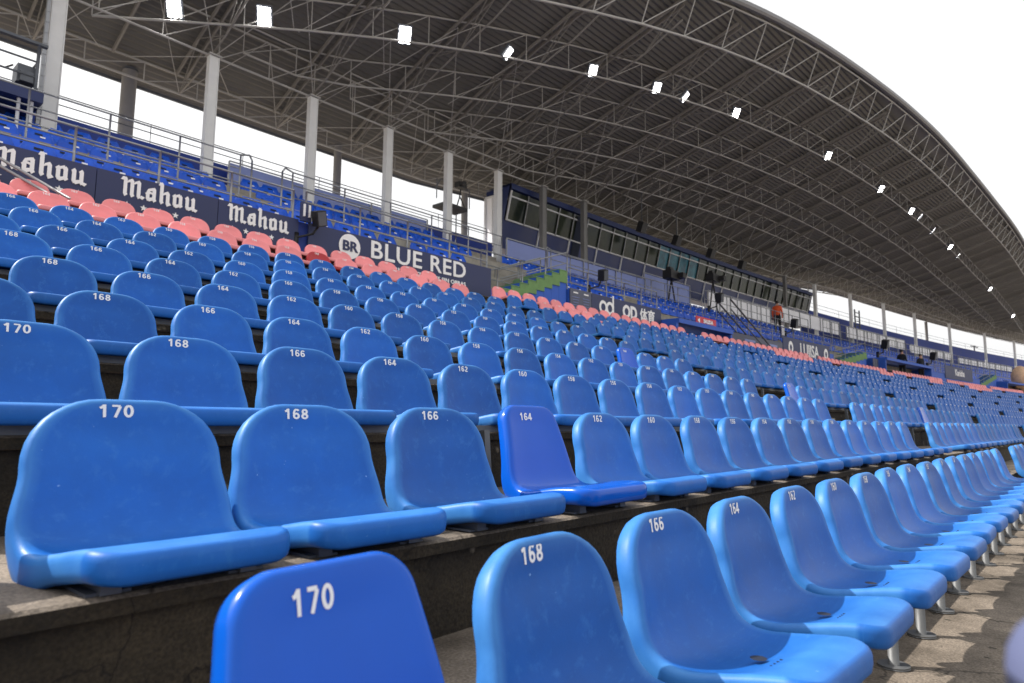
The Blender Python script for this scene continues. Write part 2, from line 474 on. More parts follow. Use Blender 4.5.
def make_shell(kind='old', nu=18, nv=34, name='seat_shell'):
    C, SS = profile_curve(kind); L = SS[-1]
    def at(s):
        s = min(max(s, 0), L)
        import bisect
        i = min(max(bisect.bisect_right(SS, s)-1, 0), len(C)-2)
        t = (s-SS[i])/(SS[i+1]-SS[i]); p = C[i].lerp(C[i+1], t)
        tg = (C[min(i+2, len(C)-1)]-C[max(i-1, 0)]).normalized()
        n = Vector((0, -tg.z, tg.y))          # towards the sitter / up
        return p, n
    sback = next(s for s, p in zip(SS, C) if p.z > -0.235 and p.y > -0.12)
    rc = 0.135 if kind == 'old' else 0.05
    rf = 0.045
    hw = 0.198
    def width(s):
        if kind == 'old':
            b = hw+0.012
            t = (s-sback)/(L-sback)
            if s < sback:
                q = min(1, (sback-s)/(sback-0.04)); b = hw+0.012-0.034*q*q*(3-2*q)
            if t > -0.35:
                q = min(1, max(0, t/0.45)); b = hw+0.012-0.018*(q*q*(3-2*q)) if s >= sback else b
        else:
            t = (s-sback)/(L-sback); b = hw-0.002
            if t > -0.3:
                q = min(1, (t+0.3)/1.3); b = hw-0.062*q
        if s > L-rc:
            d = s-(L-rc); b = b-rc+math.sqrt(max(0, rc*rc-d*d))
        if s < rf:
            d = rf-s; b = b-rf+math.sqrt(max(0, rf*rf-d*d))
        return b
    # rows concentrated at the corners
    ss = [rf*(1-math.cos(math.pi/2*k/5)) for k in range(5)]
    n1 = nv
    ss += [rf+(L-rc-rf)*k/n1 for k in range(n1)]
    ss += [L-rc+rc*math.sin(math.pi/2*k/9) for k in range(10)]
    mb = MB(); rows = []
    def dish(u, s):
        q = (s-0.06)/(L-0.06)
        a = max(0, min(1, q/0.25)); a = a*a*(3-2*a)
        e = 1-abs(u)**2.6
        amp = 0.024*a if s < sback+0.05 else 0.024-0.005*min(1, (s-sback-0.05)/0.1) 
        if kind != 'old': amp = 0.010*a
        if s > L-0.06: amp *= (L-s)/0.06
        d = amp*e
        if kind == 'old' and s < sback-0.02:   # thicker rear side walls of the pan
            pass
        return d
    for s in ss:
        p, n = at(s); b = width(s); r = []
        for i in range(nu+1):
            u = -1+2*i/nu
            u = math.copysign(abs(u)**0.85, u)
            r.append(len(mb.v)); q = p-n*dish(u, s)
            mb.v.append(Vector((u*b, q.y, q.z)))
        rows.append(r)
    for a, b in zip(rows[:-1], rows[1:]):
        for i in range(nu):
            mb.f.append((a[i], a[i+1], b[i+1], b[i])); mb.mi.append(0); mb.sm.append(True)
    # boundary loop: front row, right side, top, left side
    loop = [(v, ss[0]) for v in rows[0]]
    loop += [(rows[k][-1], ss[k]) for k in range(1, len(rows))]
    loop += [(v, ss[-1]) for v in reversed(rows[-1][:-1])]
    loop += [(rows[k][0], ss[k]) for k in range(len(rows)-2, 0, -1)]
    nl = len(loop)
    # outward directions
    outs = []
    for i in range(nl):
        pa = mb.v[loop[i-1][0]]; pb = mb.v[loop[(i+1) % nl][0]]
        tg = (pb-pa)
        p, n = at(loop[i][1])
        if loop[i][1] < sback-0.10: n = Vector((0, 0, 1))
        o = tg.cross(n)
        if o.length < 1e-9: o = Vector((1, 0, 0))
        outs.append(o.normalized())
    def depth(s):
        q = max(0, 1-abs(s-(sback-0.06))/0.14)
        return (0.058 if s < sback else 0.056)+0.020*q*q*(3-2*q)
    prev = [v for v, s in loop]
    for (od, dd, smooth) in ((0.006, 0.0012, 1), (0.0115, 0.0048, 1), (0.0155, 0.011, 1), (0.0172, 0.019, 1), (0.0172, 0.62, 1), (0.0145, 0.88, 1), (0.006, 1.0, 1), (-0.002, 0.95, 1), (-0.006, 0.5, 1)):
        cur = []
        for i in range(nl):
            v, s = loop[i]; p, n = at(s)
            q_ = max(0, min(1, (s-(sback-0.12))/0.12)); n = (Vector((0, 0, 1)).lerp(n, q_)).normalized()
            D = dd if dd < 0.1 else dd*depth(s)
            cur.append(len(mb.v)); mb.v.append(mb.v[v]+outs[i]*od-n*D)
        for i in range(nl):
            j = (i+1) % nl
            mb.f.append((prev[i], cur[i], cur[j], prev[j])); mb.mi.append(0); mb.sm.append(True)
        prev = cur
    # rear skin of the shell
    back = []
    for k, s in enumerate(ss):
        p, n = at(s); b = width(s)-0.004; r = []
        for i in range(0, nu+1, 3):
            u = -1+2*i/nu; q = p-n*(dish(u, s)+0.005)
            r.append(len(mb.v)); mb.v.append(Vector((u*b, q.y, q.z)))
        back.append(r)
    for a, b in zip(back[:-1], back[1:]):
        for i in range(len(a)-1):
            mb.f.append((a[i], b[i], b[i+1], a[i+1])); mb.mi.append(0); mb.sm.append(True)
    # fade: strong on the rolled rim, on the front of the pan, weak elsewhere
    mb.fade = [0.0]*len(mb.v)
    nr = len(rows)*(nu+1)
    for k, r in enumerate(rows):
        for i, v in enumerate(r):
            u = abs(-1+2*i/nu); e = max(0, (u-0.94)/0.06)
            fr = max(0, min(1, (0.20-ss[k])/0.12)); tp = max(0, (ss[k]-(L-0.02))/0.02)
            mb.fade[v] = max(0.60*fr, 0.5*e, 0.4*tp)
    for v in range(nr, nr+6*nl):
        mb.fade[v] = 0.85 if loop[(v-nr) % nl][1] > 0.05 else 0.12  # front lip kept darker, its shade put into the colour
    snum = min((s for s in SS if s > L*0.6), key=lambda s: abs(at(s)[0].z))
    pn, nn = at(snum); mb.num = pn-nn*(dish(0.1, snum)-0.0022); mb.tilt = math.atan2(nn.z, -nn.y)
    def surf(x, h, lift=0.0012):
        s_ = min(snum+h, L-0.004); p_, n_ = at(s_); q_ = p_-n_*(dish(x/width(s_), s_)-lift)
        return Vector((x, q_.y, q_.z))
    mb.surf = surf
    for v in mb.v: v.x += 0.026
    return mb, at, sback, L
MB_OLD, AT_OLD, SB_OLD, L_OLD = make_shell('old')
MB_NEW, AT_NEW, SB_NEW, L_NEW = make_shell('new')
MB_LOW, _, _, _ = make_shell('old', 8, 12)
def fade_sheen_mesh(mb, name, m):
    me = mb.mesh(name, m); a = me.attributes.new('fade', 'FLOAT', 'POINT')
    a.data.foreach_set('value', mb.fade); return me
SHELL = {'blue': fade_sheen_mesh(MB_OLD, 'seat_shell', 'seat_blue'), 'new': MB_NEW.mesh('seat_shell', 'seat_blue_new'),
         'pink': MB_LOW.mesh('pink_seat', 'seat_pink'), 'red': MB_LOW.mesh('red_seat', 'seat_red')}
# drain hole and moulded mark lying in the pan, bracket, leg
def pan_z(y):
    C, SS = profile_curve('old')
    best = min(C, key=lambda p: abs(p.y-y) + (0 if p.z < -0.23 else 9))
    return best.z-0.0205
mb = MB()
n = 14
mb.poly([(0.035+0.019*math.cos(2*math.pi*i/n), -0.235+0.019*math.sin(2*math.pi*i/n), pan_z(-0.235)+0.002) for i in range(n)])
DRAIN = mb.mesh('drain_hole', 'seat_dark')
mb = MB()
for i in range(4):
    x0 = -0.03+0.018*i
    mb.box((x0, -0.30, pan_z(-0.30)+0.0025), (0.003, 0.022, 0.002))
DRAIN2 = mb.mesh('drain_slots', 'seat_dark')
mb = MB()
mb.box((0, -0.205, -0.318), (0.035, 0.29, 0.034))
mb.box((0, -0.205, -0.3335), (0.075, 0.27, 0.006))
BRACKET = mb.mesh('bracket', 'steel_dark')
mb = MB()
mb.tube((-0.125, -0.215, -0.30), (-0.125, -0.215, -0.644), 0.0195, 14)
mb.tube((-0.125, -0.215, -0.642), (-0.125, -0.215, -0.650), 0.056, 18)
LEG = mb.mesh('leg', 'steel')

# ------------------------------------------------------------------ seat layout
BLUE = 'blue seats of the lower tier'
PINK = 'pink seats at the back of the lower tier'
seats = []
NEWSEATS = {(0, 0), (1, 3), (4, 13), (3, 19), (2, 27)}
def j_is_pink(i):
    x = i*0.5
    return x < 8.4 or 10.4 < x < 12.3 or 22.5 < x < 26.5 or 34 < x < 36.2 or 42 < x < 44.6 or 50 < x < 56
for j in range(11):
    for i in range(-6, 200):
        x = i*0.5
        if in_aisle(x): continue
        if j == 0 and i < 0: continue
        if j == 10 and x > 9.3 and x < 9.9: continue
        P = W(x, RY[j], RZ[j]); q = pix(P+Vector((0, -0.2, -0.1)))
        if q is None: continue
        half = 0.3*FPX/q[2]
        if q[0] < -half*1.3 or q[0] > 1024+half or q[1] > 683+half*2.4: continue
        kind = 'blue'
        if j == 10 or (j == 9 and j_is_pink(i)): kind = 'pink'
        if j == 9 and i == 10: kind = 'red'
        if (j, i) in NEWSEATS: kind = 'new'
        seats.append([q[2], j, i, kind])
seats.sort()
ROWN = ['front row', 'second row', 'third row', 'fourth row', 'fifth row', 'sixth row', 'seventh row', 'eighth row', 'ninth row', 'tenth row', 'rear row']
XADJ = {(1,0): 0.012, (1,1): -0.012, (1,2): -0.010, (1,3): -0.01, (1,4): 0.012}
nblue = 0
stuff = MB()
for dist, j, i, kind in seats:
    x = i*0.5+XADJ.get((j, i), 0)
    P = W(x, RY[j], RZ[j])
    r = th(x)+rad(random.gauss(0, 1.2))
    if j == 0 and i == 0: r = rad(2.5)
    P = P+Vector((random.uniform(-.004, .004), random.uniform(-.006, .006), random.uniform(-.003, .003)))
    num = str(170-2*i) if i <= 84 else ''
    if kind in ('blue', 'new'):
        nblue += 1
        if nblue > 300:
            b = len(stuff.v); Mx = Matrix.Translation(P) @ Matrix.Rotation(r, 4, 'Z')
            stuff.v += [Mx @ v for v in MB_LOW.v]
            stuff.f += [tuple(b+k for k in f) for f in MB_LOW.f]
            stuff.mi += MB_LOW.mi; stuff.sm += MB_LOW.sm
            n0 = len(stuff.v)
            stuff.v += [Mx @ Vector(v) for v in ((-.035, -.016, -.012), (.035, -.016, -.012), (.035, -.010, .012), (-.035, -.010, .012))]
            stuff.f.append((n0, n0+1, n0+2, n0+3)); stuff.mi.append(1); stuff.sm.append(False)
            continue
        if kind == 'new':
            lab = 'glossy newer square-backed blue seat numbered %s in the %s' % (num, ROWN[j])
        else:
            lab = 'faded round-backed blue plastic seat numbered %s in the %s' % (num, ROWN[j])
        t = thing('stadium_seat', lab, 'seat', P, r, BLUE)
        link('seat_shell', SHELL[kind], t, (0.02 if j == 0 and i > 0 else 0, 0, -0.006 if j == 0 and i > 0 else 0))
        mbk = MB_OLD if kind == 'blue' else MB_NEW
        tx = (-0.003 if kind == 'blue' else -0.01)-(0.02 if j == 0 and i > 0 else 0)
        big = 0.029 if j != 0 else 0.036
        link('seat_number', number_mesh(num, big, 1.30 if j else 0.98, mbk, tx), t, (0.02 if j == 0 and i > 0 else 0, 0, -0.006 if j == 0 and i > 0 else 0))
        if j == 0:
            link('leg', LEG, t)
        elif j <= 3:
            link('bracket', BRACKET, t, (-0.11, 0, 0)); link('bracket', BRACKET, t, (0.15, 0, 0))
        if j <= 1 and kind == 'blue':
            link('drain_hole', DRAIN, t); link('drain_slots', DRAIN2, t)
    else:
        cname = 'red' if kind == 'red' else 'pink'
        if kind == 'red':
            lab = 'single dark red plastic seat among the pink seats below the dark banner'
        else:
            lab = 'pink plastic seat in the %s, number %s of the seating' % ('rearmost row below the wall' if j == 10 else 'row in front of the rearmost', num or nth(i+1))
        o = link('pink_seat' if kind == 'pink' else 'red_seat', SHELL[kind], None, P, (0, 0, r))
        tag(o, lab, 'seat', PINK)
        if num and dist < 16:
            link('seat_number', number_mesh(num, 0.029, 1.30, MB_LOW, -0.003), o)
if stuff.f:
    o = stuff.build('far_seats', ['seat_blue', 'number_white'])
    tag(o, 'mass of far blue seats filling the lower tier towards the right', 'seats', None, 'stuff')

# seat rails under the rows
for j in range(2, 9):
    t = thing('seat_rail', 'grey steel rail on short posts carrying the %s of seats' % ROWN[j], 'rail', (0, 0, 0), 0, 'steel rails under the seat rows')
    xs = [-1.5+0.5*k for k in range(0, 40)]
    mb = MB()
    for a, b in zip(xs[:-1], xs[1:]):
        if in_aisle((a+b)/2):
            if mb.f: mb.build('beam', 'steel', t); mb = MB()
            continue
        mb.bar(W(a, RY[j]-0.33, RZ[j]-0.322), W(b, RY[j]-0.33, RZ[j]-0.322), 0.05, 0.03)
    if mb.f: mb.build('beam', 'steel', t)
    for a in xs[::2]:
        if in_aisle(a): continue
        mb = MB(); mb.bar(W(a+.25, RY[j]-0.40, RZ[j]-0.33), W(a+.25, RY[j]-0.425, RZ[j]-0.62), 0.035, 0.035)
        mb.build('post', 'steel', t)
#@@PART2
# ------------------------------------------------------------------ roof
def interp(tab, x):
    if x <= tab[0][0]:
        (x0, y0), (x1, y1) = tab[0], tab[1]
    elif x >= tab[-1][0]:
        (x0, y0), (x1, y1) = tab[-2], tab[-1]
    else:
        for k in range(len(tab)-1):
            if tab[k][0] <= x <= tab[k+1][0]:
                (x0, y0), (x1, y1) = tab[k], tab[k+1]; break
    return y0+(y1-y0)*(x-x0)/(x1-x0)
FRONT = [(-5, 15.4), (-3, 14.3), (0, 12.8), (3, 11.2), (6, 9.7), (9, 8.25), (12, 6.95), (14.3, 6.2), (16, 5.66), (17.5, 5.28), (19.1, 4.94), (21, 4.63), (23.4, 4.34), (26, 4.06), (29.4, 3.8), (34.2, 3.66),  # unseen left end drawn back so the sun reaches the front rows
         (41.5, 3.78), (48.9, 4.05), (53.8, 4.38), (62, 5.2), (70, 6.5), (78, 8.1), (86, 10.2), (94, 12.8), (101, 15.4)]
LIGHT = [(-1, 15.4), (3, 13.9), (4.86, 12.91), (6.49, 12.07), (9.49, 10.75), (12.2, 9.73), (14.8, 8.85), (17.3, 8.19), (21, 7.36), (27.5, 6.58), (33.4, 6.33),
         (42.6, 6.5), (46.9, 6.73), (49.5, 6.95), (61.5, 8.0), (74.5, 9.65), (90, 12.4)]
REAR = 15.5
def smooth_tab(tab):
    # denser smooth table by averaging
    xs = [tab[0][0]+(tab[-1][0]-tab[0][0])*k/220 for k in range(221)]
    out = []
    for x in xs:
        r = [interp(tab, min(max(x+d, tab[0][0]), tab[-1][0])) for d in (-2.4, -1.2, 0, 1.2, 2.4)]
        out.append((x, sum(r)/5))
    return out
FRONT = smooth_tab(FRONT); LIGHT = smooth_tab(LIGHT)
def rear_off(x):
    if x <= 14: return -0.46
    if x <= 22: return -0.46+0.46*(x-14)/8
    return min(0.95, max(0, 0.95*(x-38)/14))
def zdeck(Y, x): return 8.95+0.3*(REAR-Y)+rear_off(x)*min(1.1, max(0.0, (Y-10.0)/5.0))**1.5
def tdepth(Y): return 0.80+0.20*max(0, 1-abs(Y-13.2)/1.6) if Y < 13.2 else 1.0-0.45*(Y-13.2)/1.8
roof = thing('grandstand_roof', 'huge arched grey metal roof on steel trusses over the whole stand', 'roof', W(30, 15.5, 8.0))
RL = Vector(roof.location)
def rbuild(name, mb, m, par=roof):
    o = mb.build(name, m); o.parent = par; o.matrix_parent_inverse = Matrix.Translation(-RL); return o
# corrugated deck
ds = 0.075
rows = []
Ys = []
y = REAR+0.35
while y > 4.4: Ys.append(y); y -= ds
xs = [-6+110*k/110 for k in range(111)]
mb = MB()
idx = {}
for a, Y in enumerate(Ys):
    for b, x in enumerate(xs):
        Yc = max(Y, interp(FRONT, x))
        zz = zdeck(Yc, x)+(0.035 if a % 2 else 0.0)
        idx[a, b] = len(mb.v); mb.v.append(W(x, Yc, zz))
for a in range(len(Ys)-1):
    for b in range(len(xs)-1):
        if Ys[a] < interp(FRONT, xs[b])-0.01 and Ys[a] < interp(FRONT, xs[b+1])-0.01: continue
        mb.f.append((idx[a, b], idx[a+1, b], idx[a+1, b+1], idx[a, b+1])); mb.mi.append(0); mb.sm.append(False)
rbuild('roof_deck', mb, 'roof_metal')
# upper skin
mb = MB()
for b in range(len(xs)-1):
    x0, x1 = xs[b], xs[b+1]
    F0, F1 = interp(FRONT, x0), interp(FRONT, x1); R_ = REAR+.35
    for k in range(12):
        q0, q1 = k/12, (k+1)/12
        mb.poly([W(x0, R_+(F0-R_)*q0, zdeck(R_+(F0-R_)*q0, x0)+.16), W(x1, R_+(F1-R_)*q0, zdeck(R_+(F1-R_)*q0, x1)+.16),
                 W(x1, R_+(F1-R_)*q1, zdeck(R_+(F1-R_)*q1, x1)+.16), W(x0, R_+(F0-R_)*q1, zdeck(R_+(F0-R_)*q1, x0)+.16)])
rbuild('roof_skin', mb, 'fascia_grey')
mb = MB()
fx = [-6+110*k/150 for k in range(151)]
for a, b in zip(fx[:-1], fx[1:]):
    Ya, Yb = interp(FRONT, a), interp(FRONT, b)
    pa, pb = W(a, Ya, zdeck(Ya, a)), W(b, Yb, zdeck(Yb, b))
    mb.poly([pa+Vector((0,-.02,-.06)), pb+Vector((0,-.02,-.06)), pb+Vector((0,-.07,.0)), pa+Vector((0,-.07,.0))], 0, True)
    mb.poly([pa+Vector((0,-.07,.0)), pb+Vector((0,-.07,.0)), pb+Vector((0,-.06,.12)), pa+Vector((0,-.06,.12))], 0, True)
    mb.poly([pa+Vector((0,-.06,.12)), pb+Vector((0,-.06,.12)), pb+Vector((0,0.05,.175)), pa+Vector((0,0.05,.175))], 0, True)
    mb.poly([pa+Vector((0,0.08,-.05)), pb+Vector((0,0.08,-.05)), pb+Vector((0,-.02,-.06)), pa+Vector((0,-.02,-.06))], 0, True)
rbuild('front_fascia', mb, 'fascia_grey')
mb = MB()
for a, b in zip(xs[:-1], xs[1:]):
    mb.bar(W(a, REAR+.36, zdeck(REAR, a)-0.03), W(b, REAR+.36, zdeck(REAR, b)-0.03), 0.05, 0.26)
rbuild('rear_gutter', mb, 'steel_dark')
# longitudinal trusses
def long_truss(fY, x0, x1, step, depth, rt, rd, name, slant=0.0, both=True):
    mb = MB()
    n = max(2, int((x1-x0)/step)); X = [x0+(x1-x0)*k/n for k in range(n+1)]
    T = []; B = []
    for x in X:
        Y = fY(x); T.append(W(x, Y, zdeck(Y, x)-0.07)); B.append(W(x, Y+slant, zdeck(Y, x)-depth))
    for k in range(n):
        mb.tube(T[k], T[k+1], rt*0.9, 6, cap=False); mb.tube(B[k], B[k+1], rt, 6, cap=False)
        mb.tube(B[k], T[k+1], rd, 5, cap=False)
    for k in range(n+1): mb.tube(B[k], T[k], rd, 5, cap=False)
    return rbuild(name, mb, 'truss_paint')
long_truss(lambda x: interp(FRONT, x)+0.14, 1.0, 96, 1.45, 1.16, 0.032, 0.016, 'edge_truss', 0.42)
long_truss(lambda x: interp(LIGHT, x), 3.5, 84, 1.3, 0.85, 0.028, 0.013, 'inner_truss')
for off, xa, xb in ((1.75, 6.5, 78), (3.3, 9.5, 74), (4.7, 12.5, 70)):
    long_truss(lambda x, off=off: min(interp(LIGHT, x)+off, 13.0), xa, xb, 1.35, 0.80, 0.024, 0.012, 'inner_truss')
long_truss(lambda x: 13.2, -4, 100, 1.25, 1.0, 0.026, 0.014, 'rear_truss')
long_truss(lambda x: 15.0, -5, 102, 1.25, 0.55, 0.028, 0.015, 'rear_truss')
# rafters
PX = [0.3, 2.83, 5.9, 8.51, 10.96, 13.28, 15.52, 17.85, 20.28, 22.8, 25.3, 27.9, 30.6, 33.4, 36.2, 38.95, 43.18, 48.92, 55.09, 61.56, 69.83, 79.26, 88]
RX = []
for a, b in zip(PX[:-1], PX[1:]):
    k = max(1, round((b-a)/1.9))
    RX += [a+(b-a)*q/k for q in range(k)]
RX.append(PX[-1])
for x in RX:
    main = any(abs(x-p) < 1e-6 for p in PX)
    Yf = interp(FRONT, x)+0.5
    if Yf > 14.4: continue
    n = max(2, int((15.0-Yf)/1.15)); mb = MB()
    ax = Vector((1, 0, 0))*0.11
    T = []; B = []
    for k in range(n+1):
        Y = 15.0+(Yf-15.0)*k/n
        taper = tdepth(Y) if k < n else 0.6
        T.append(W(x, Y, zdeck(Y, x)-0.10)); B.append(W(x, Y, zdeck(Y, x)-taper))
    for k in range(n):
        if main:
            for sgn in (-1, 1):
                mb.bar(T[k]+ax*sgn, T[k+1]+ax*sgn, 0.045, 0.09)
            mb.tube(B[k], B[k+1], 0.024, 6, cap=False)
        else:
            mb.bar(T[k], T[k+1], 0.05, 0.09)
            continue
        if k % 2 == 0:
            for sgn in (-1, 1): mb.tube(B[k], T[k+1]+ax*sgn, 0.012, 5, cap=False)
        else:
            for sgn in (-1, 1): mb.tube(T[k]+ax*sgn, B[k+1], 0.012, 5, cap=False)
    rbuild('rafter', mb, 'rafter_paint')
# cross bracing and struts fanning from the column heads
for x in PX[1:-1]:
    mb = MB()
    h = W(x, 13.2, zdeck(13.2, x)-1.0)
    for dx in (-1.25, 1.25):
        for Y in (15.0, 11.6):
            mb.tube(h, W(x+dx, Y, zdeck(Y, x)-(0.1)), 0.012, 5, cap=False)
        mb.tube(W(x, 15.0, zdeck(15, x)-.55), W(x+dx, 13.2, zdeck(13.2, x)-0.1), 0.011, 5, cap=False)
        mb.tube(W(x+dx, 11.9, zdeck(11.9, x)-.8), W(x, 10.4, zdeck(10.4, x)-0.1), 0.011, 5, cap=False)
    rbuild('bracing', mb, 'truss_paint')

# ------------------------------------------------------------------ columns
WHERE = {2.83: 'first white steel column from the left, beside the camera scaffold', 5.9: 'second white steel column from the left, behind the left banner',
         8.51: 'third white steel column, left of the round emblem', 10.96: 'fourth white steel column, above the white lettered banner',
         13.28: 'fifth white steel column, beside the small camera platform', 15.52: 'white steel column at the near end of the press box',
         17.85: 'grey steel column in front of the first press box windows', 20.28: 'grey steel column beside the dark press box doorway',
         38.95: 'grey steel column behind the person in the orange jacket', 43.18: 'grey steel column at the far end of the press box',
         48.92: 'first far steel column beyond the press box, with a ladder frame', 55.09: 'second far steel column beyond the press box',
         61.56: 'third far steel column beyond the press box', 69.83: 'fourth far steel column, with a dark round column behind', 79.26: 'fifth far steel column, second from the right edge',
         88: 'farthest steel column at the right edge of the photo'}
def ax_at(x):
    t = th(x); return (Vector((math.cos(t), math.sin(t), 0)), Vector((-math.sin(t), math.cos(t), 0)), Vector((0, 0, 1)))
for x in PX:
    if x < 1: continue
    far = 22 < x < 38
    Y = 14.9 if far else 13.2
    zt = zdeck(Y, x)-(0.55 if far else 1.02); zb = 6.0 if far else 4.6
    lab = WHERE.get(x, 'grey column head rising above the press box roof, one of a row')
    white = x < 17
    t = thing('steel_column', lab, 'column', W(x, Y, zb), th(x), 'steel columns holding the roof')
    mb = MB(); h = zt-zb
    s = 0.18 if x > 3 else 0.22
    mb.box((0, 0, h/2), (s, s*0.8, h)); mb.box((-s/2-.012, 0, h/2), (0.02, s*0.95, h)); mb.box((s/2+.012, 0, h/2), (0.02, s*0.95, h))
    mb.build('shaft', 'column_white' if white else 'column_grey' if x < 40 else 'column_white', t)
    mb = MB(); mb.box((0, 0, h+.02), (s*1.6, s*1.5, 0.035)); mb.build('head_plate', 'truss_paint', t)
    mb = MB(); mb.box((0, 0, 0.42), (s*1.7, s*1.6, 0.04)); mb.build('base_plate', 'truss_paint', t)
    if x == 2.83:
        mb = MB(); mb.bar((-.19, -.12, 0.2), (-.19, -.12, h), 0.06, 0.09)
        for k in range(14): mb.box((-.19, -.17, .4+k*.22), (0.07, 0.012, 0.03))
        mb.build('cable_duct', 'rail_grey', t)
for k, (x, lab) in enumerate(((4.92, 'thick dark grey round column behind the left stand'), (10.83, 'dark grey round column seen beyond the lavender wall'),
                (16.2, 'dark grey round column right of the small camera platform'), (71.5, 'dark round column just right of a far steel column'))):
    r = 0.165 if k == 0 else 0.12; hh = 6.1 if k == 3 else 4.95
    t = thing('round_column', lab, 'column', W(x, 15.5, 3.5), 0, 'round concrete columns behind the stand')
    mb = MB(); mb.tube((0, 0, 0), (0, 0, hh), r, 24); mb.build('shaft', 'column_grey', t)
    mb = MB(); mb.tube((0, 0, hh), (0, 0, hh+.05), r*1.15, 24); mb.build('cap', 'steel_dark', t)

# ------------------------------------------------------------------ floodlights
FL = [(4.86, 12.91, 8.98, 0), (6.49, 12.07, 9.23, 0), (9.49, 10.75, 9.63, 0), (12.17, 9.73, 9.93, 1), (14.83, 8.85, 10.2, 0), (17.26, 8.19, 10.4, 0), (18.51, 7.91, 10.48, 1),
      (20.99, 7.36, 10.64, 0), (27.55, 6.58, 10.88, 0), (33.42, 6.33, 10.95, 0), (38.0, 6.3, 10.95, 0), (39.5, 6.3, 10.95, 1), (42.63, 6.5, 10.9, 1), (46.93, 6.73, 10.83, 0), (49.5, 6.95, 10.76, 1), (61.5, 8.0, 10.45, 0), (74.5, 9.65, 9.96, 0)]
for k, (x, Y, z, edge) in enumerate(FL):
    if k < 3: lab = '%s floodlight from the left under the roof, glaring white square' % nth(k+1)
    else: lab = '%s floodlight from the left in the row under the roof, %s' % (nth(k+1), 'seen nearly edge-on' if edge else 'lit white panel')
    P = W(x, Y, z)
    t = thing('floodlight', lab, 'floodlight', P, 0, 'floodlights under the roof')
    d = Vector((-0.42, -0.62, -0.66)) if not edge else Vector((0.22, -0.72, -0.66))
    t.rotation_euler = d.to_track_quat('-Z', 'Y').to_euler()
    sz = 0.36 if k < 3 else 0.30
    mb = MB(); mb.box((0, 0, 0.05), (sz*.82+.06, sz*1.12+.06, 0.08)); mb.build('housing', 'steel_dark', t)
    mb = MB(); mb.box((0, 0, 0.0), (sz*.82, sz*1.12, 0.012)); mb.build('lamp_panel', 'lamp_bright' if k < 3 else 'lamp_white', t)
    mb = MB(); w2, h2 = sz*.41, sz*.56
    for q in (-1, 1): mb.box((q*w2, 0, -.012), (.022, h2*2+.02, .03)); mb.box((0, q*h2, -.012), (w2*2-.024, .022, .03))
    mb.box((0, 0, -.010), (.012, h2*2-.024, .012)); mb.build('bezel', 'steel_dark', t)
    mb = MB(); mb.tube((0, 0, 0.09), (0.05, 0.03, 0.30), 0.025, 6); mb.build('bracket', 'steel_dark', t)

# ------------------------------------------------------------------ banner wall and banners
def wall_seg(name, lab, x0, x1, Y, z0, z1, th_, matn, group=None, cap=None):
    mb = MB(); n = max(1, int((x1-x0)/1.5)); X = [x0+(x1-x0)*k/n for k in range(n+1)]
    for a, b in zip(X[:-1], X[1:]):
        for (p, q, r, s_) in (((Y, z0), (Y, z1), 0, 0), ((Y, z1), (Y+th_, z1), 0, 0), ((Y+th_, z1), (Y+th_, z0), 0, 0)):
            mb.poly([W(a, *p), W(b, *p), W(b, *q), W(a, *q)])
    for a in (x0, x1): mb.poly([W(a, Y, z0), W(a, Y+th_, z0), W(a, Y+th_, z1), W(a, Y, z1)])
    o = mb.build(name, matn)
    return tag(o, lab, 'wall', group) if lab else o
wall_seg('parapet_wall', 'dark blue parapet wall carrying the navy banners at the left', -8, 10.42, 8.63, 2.55, 3.47, 0.14, 'wall_blue')
wall_seg('parapet_wall', 'low bright blue wall between the white-lettered banner and the green steps', 10.44, 13.0, 8.63, 2.55, 3.02, 0.14, 'wall_bright_blue')
wall_seg('parapet_wall', 'blue parapet wall behind the grey boards and the white ring logo', 13.35, 17.9, 8.63, 2.55, 3.47, 0.14, 'wall_bright_blue')
wall_seg('parapet_wall', 'blue parapet wall right of the red sign behind dark banners', 22.0, 33.0, 8.63, 2.55, 3.30, 0.14, 'wall_bright_blue')
wall_seg('parapet_wall', 'blue parapet wall below the far small navy banner', 47.5, 59.5, 8.63, 2.55, 3.42, 0.14, 'wall_bright_blue')
BAN = 'advertising banners on the parapet wall'
def panel_mesh(x0, x1, Y, z0, z1, d=0.03, root=None):
    mb = MB(); n = max(1, int((x1-x0)/1.2)); X = [x0+(x1-x0)*k/n for k in range(n+1)]
    for a, b in zip(X[:-1], X[1:]):
        mb.poly([W(a, Y, z0), W(b, Y, z0), W(b, Y, z1), W(a, Y, z1)])
        mb.poly([W(a, Y, z1), W(b, Y, z1), W(b, Y+d, z1), W(a, Y+d, z1)])
        mb.poly([W(a, Y, z0), W(a, Y+d, z0), W(b, Y+d, z0), W(b, Y, z0)])
    for a in (x0, x1): mb.poly([W(a, Y, z0), W(a, Y+d, z0), W(a, Y+d, z1), W(a, Y, z1)])
    return mb
def pbuild(name, mb, m, par):
    o = mb.build(name, m); o.parent = par
    o.matrix_parent_inverse = par.matrix_basis.inverted(); return o
def rooted(name, lab, cat, x, Y, z, group=None):
    t = link(name, None, None, W(x, Y, z)); t.empty_display_size = 0.1
    return tag(t, lab, cat, group)
def put(name, me, par, x, Y, z, extra_rot=0.0):
    o = link(name, me); o.parent = par
    o.matrix_parent_inverse = par.matrix_basis.inverted()
    o.location = W(x, Y, z); o.rotation_euler = (rad(90), 0, th(x)); return o
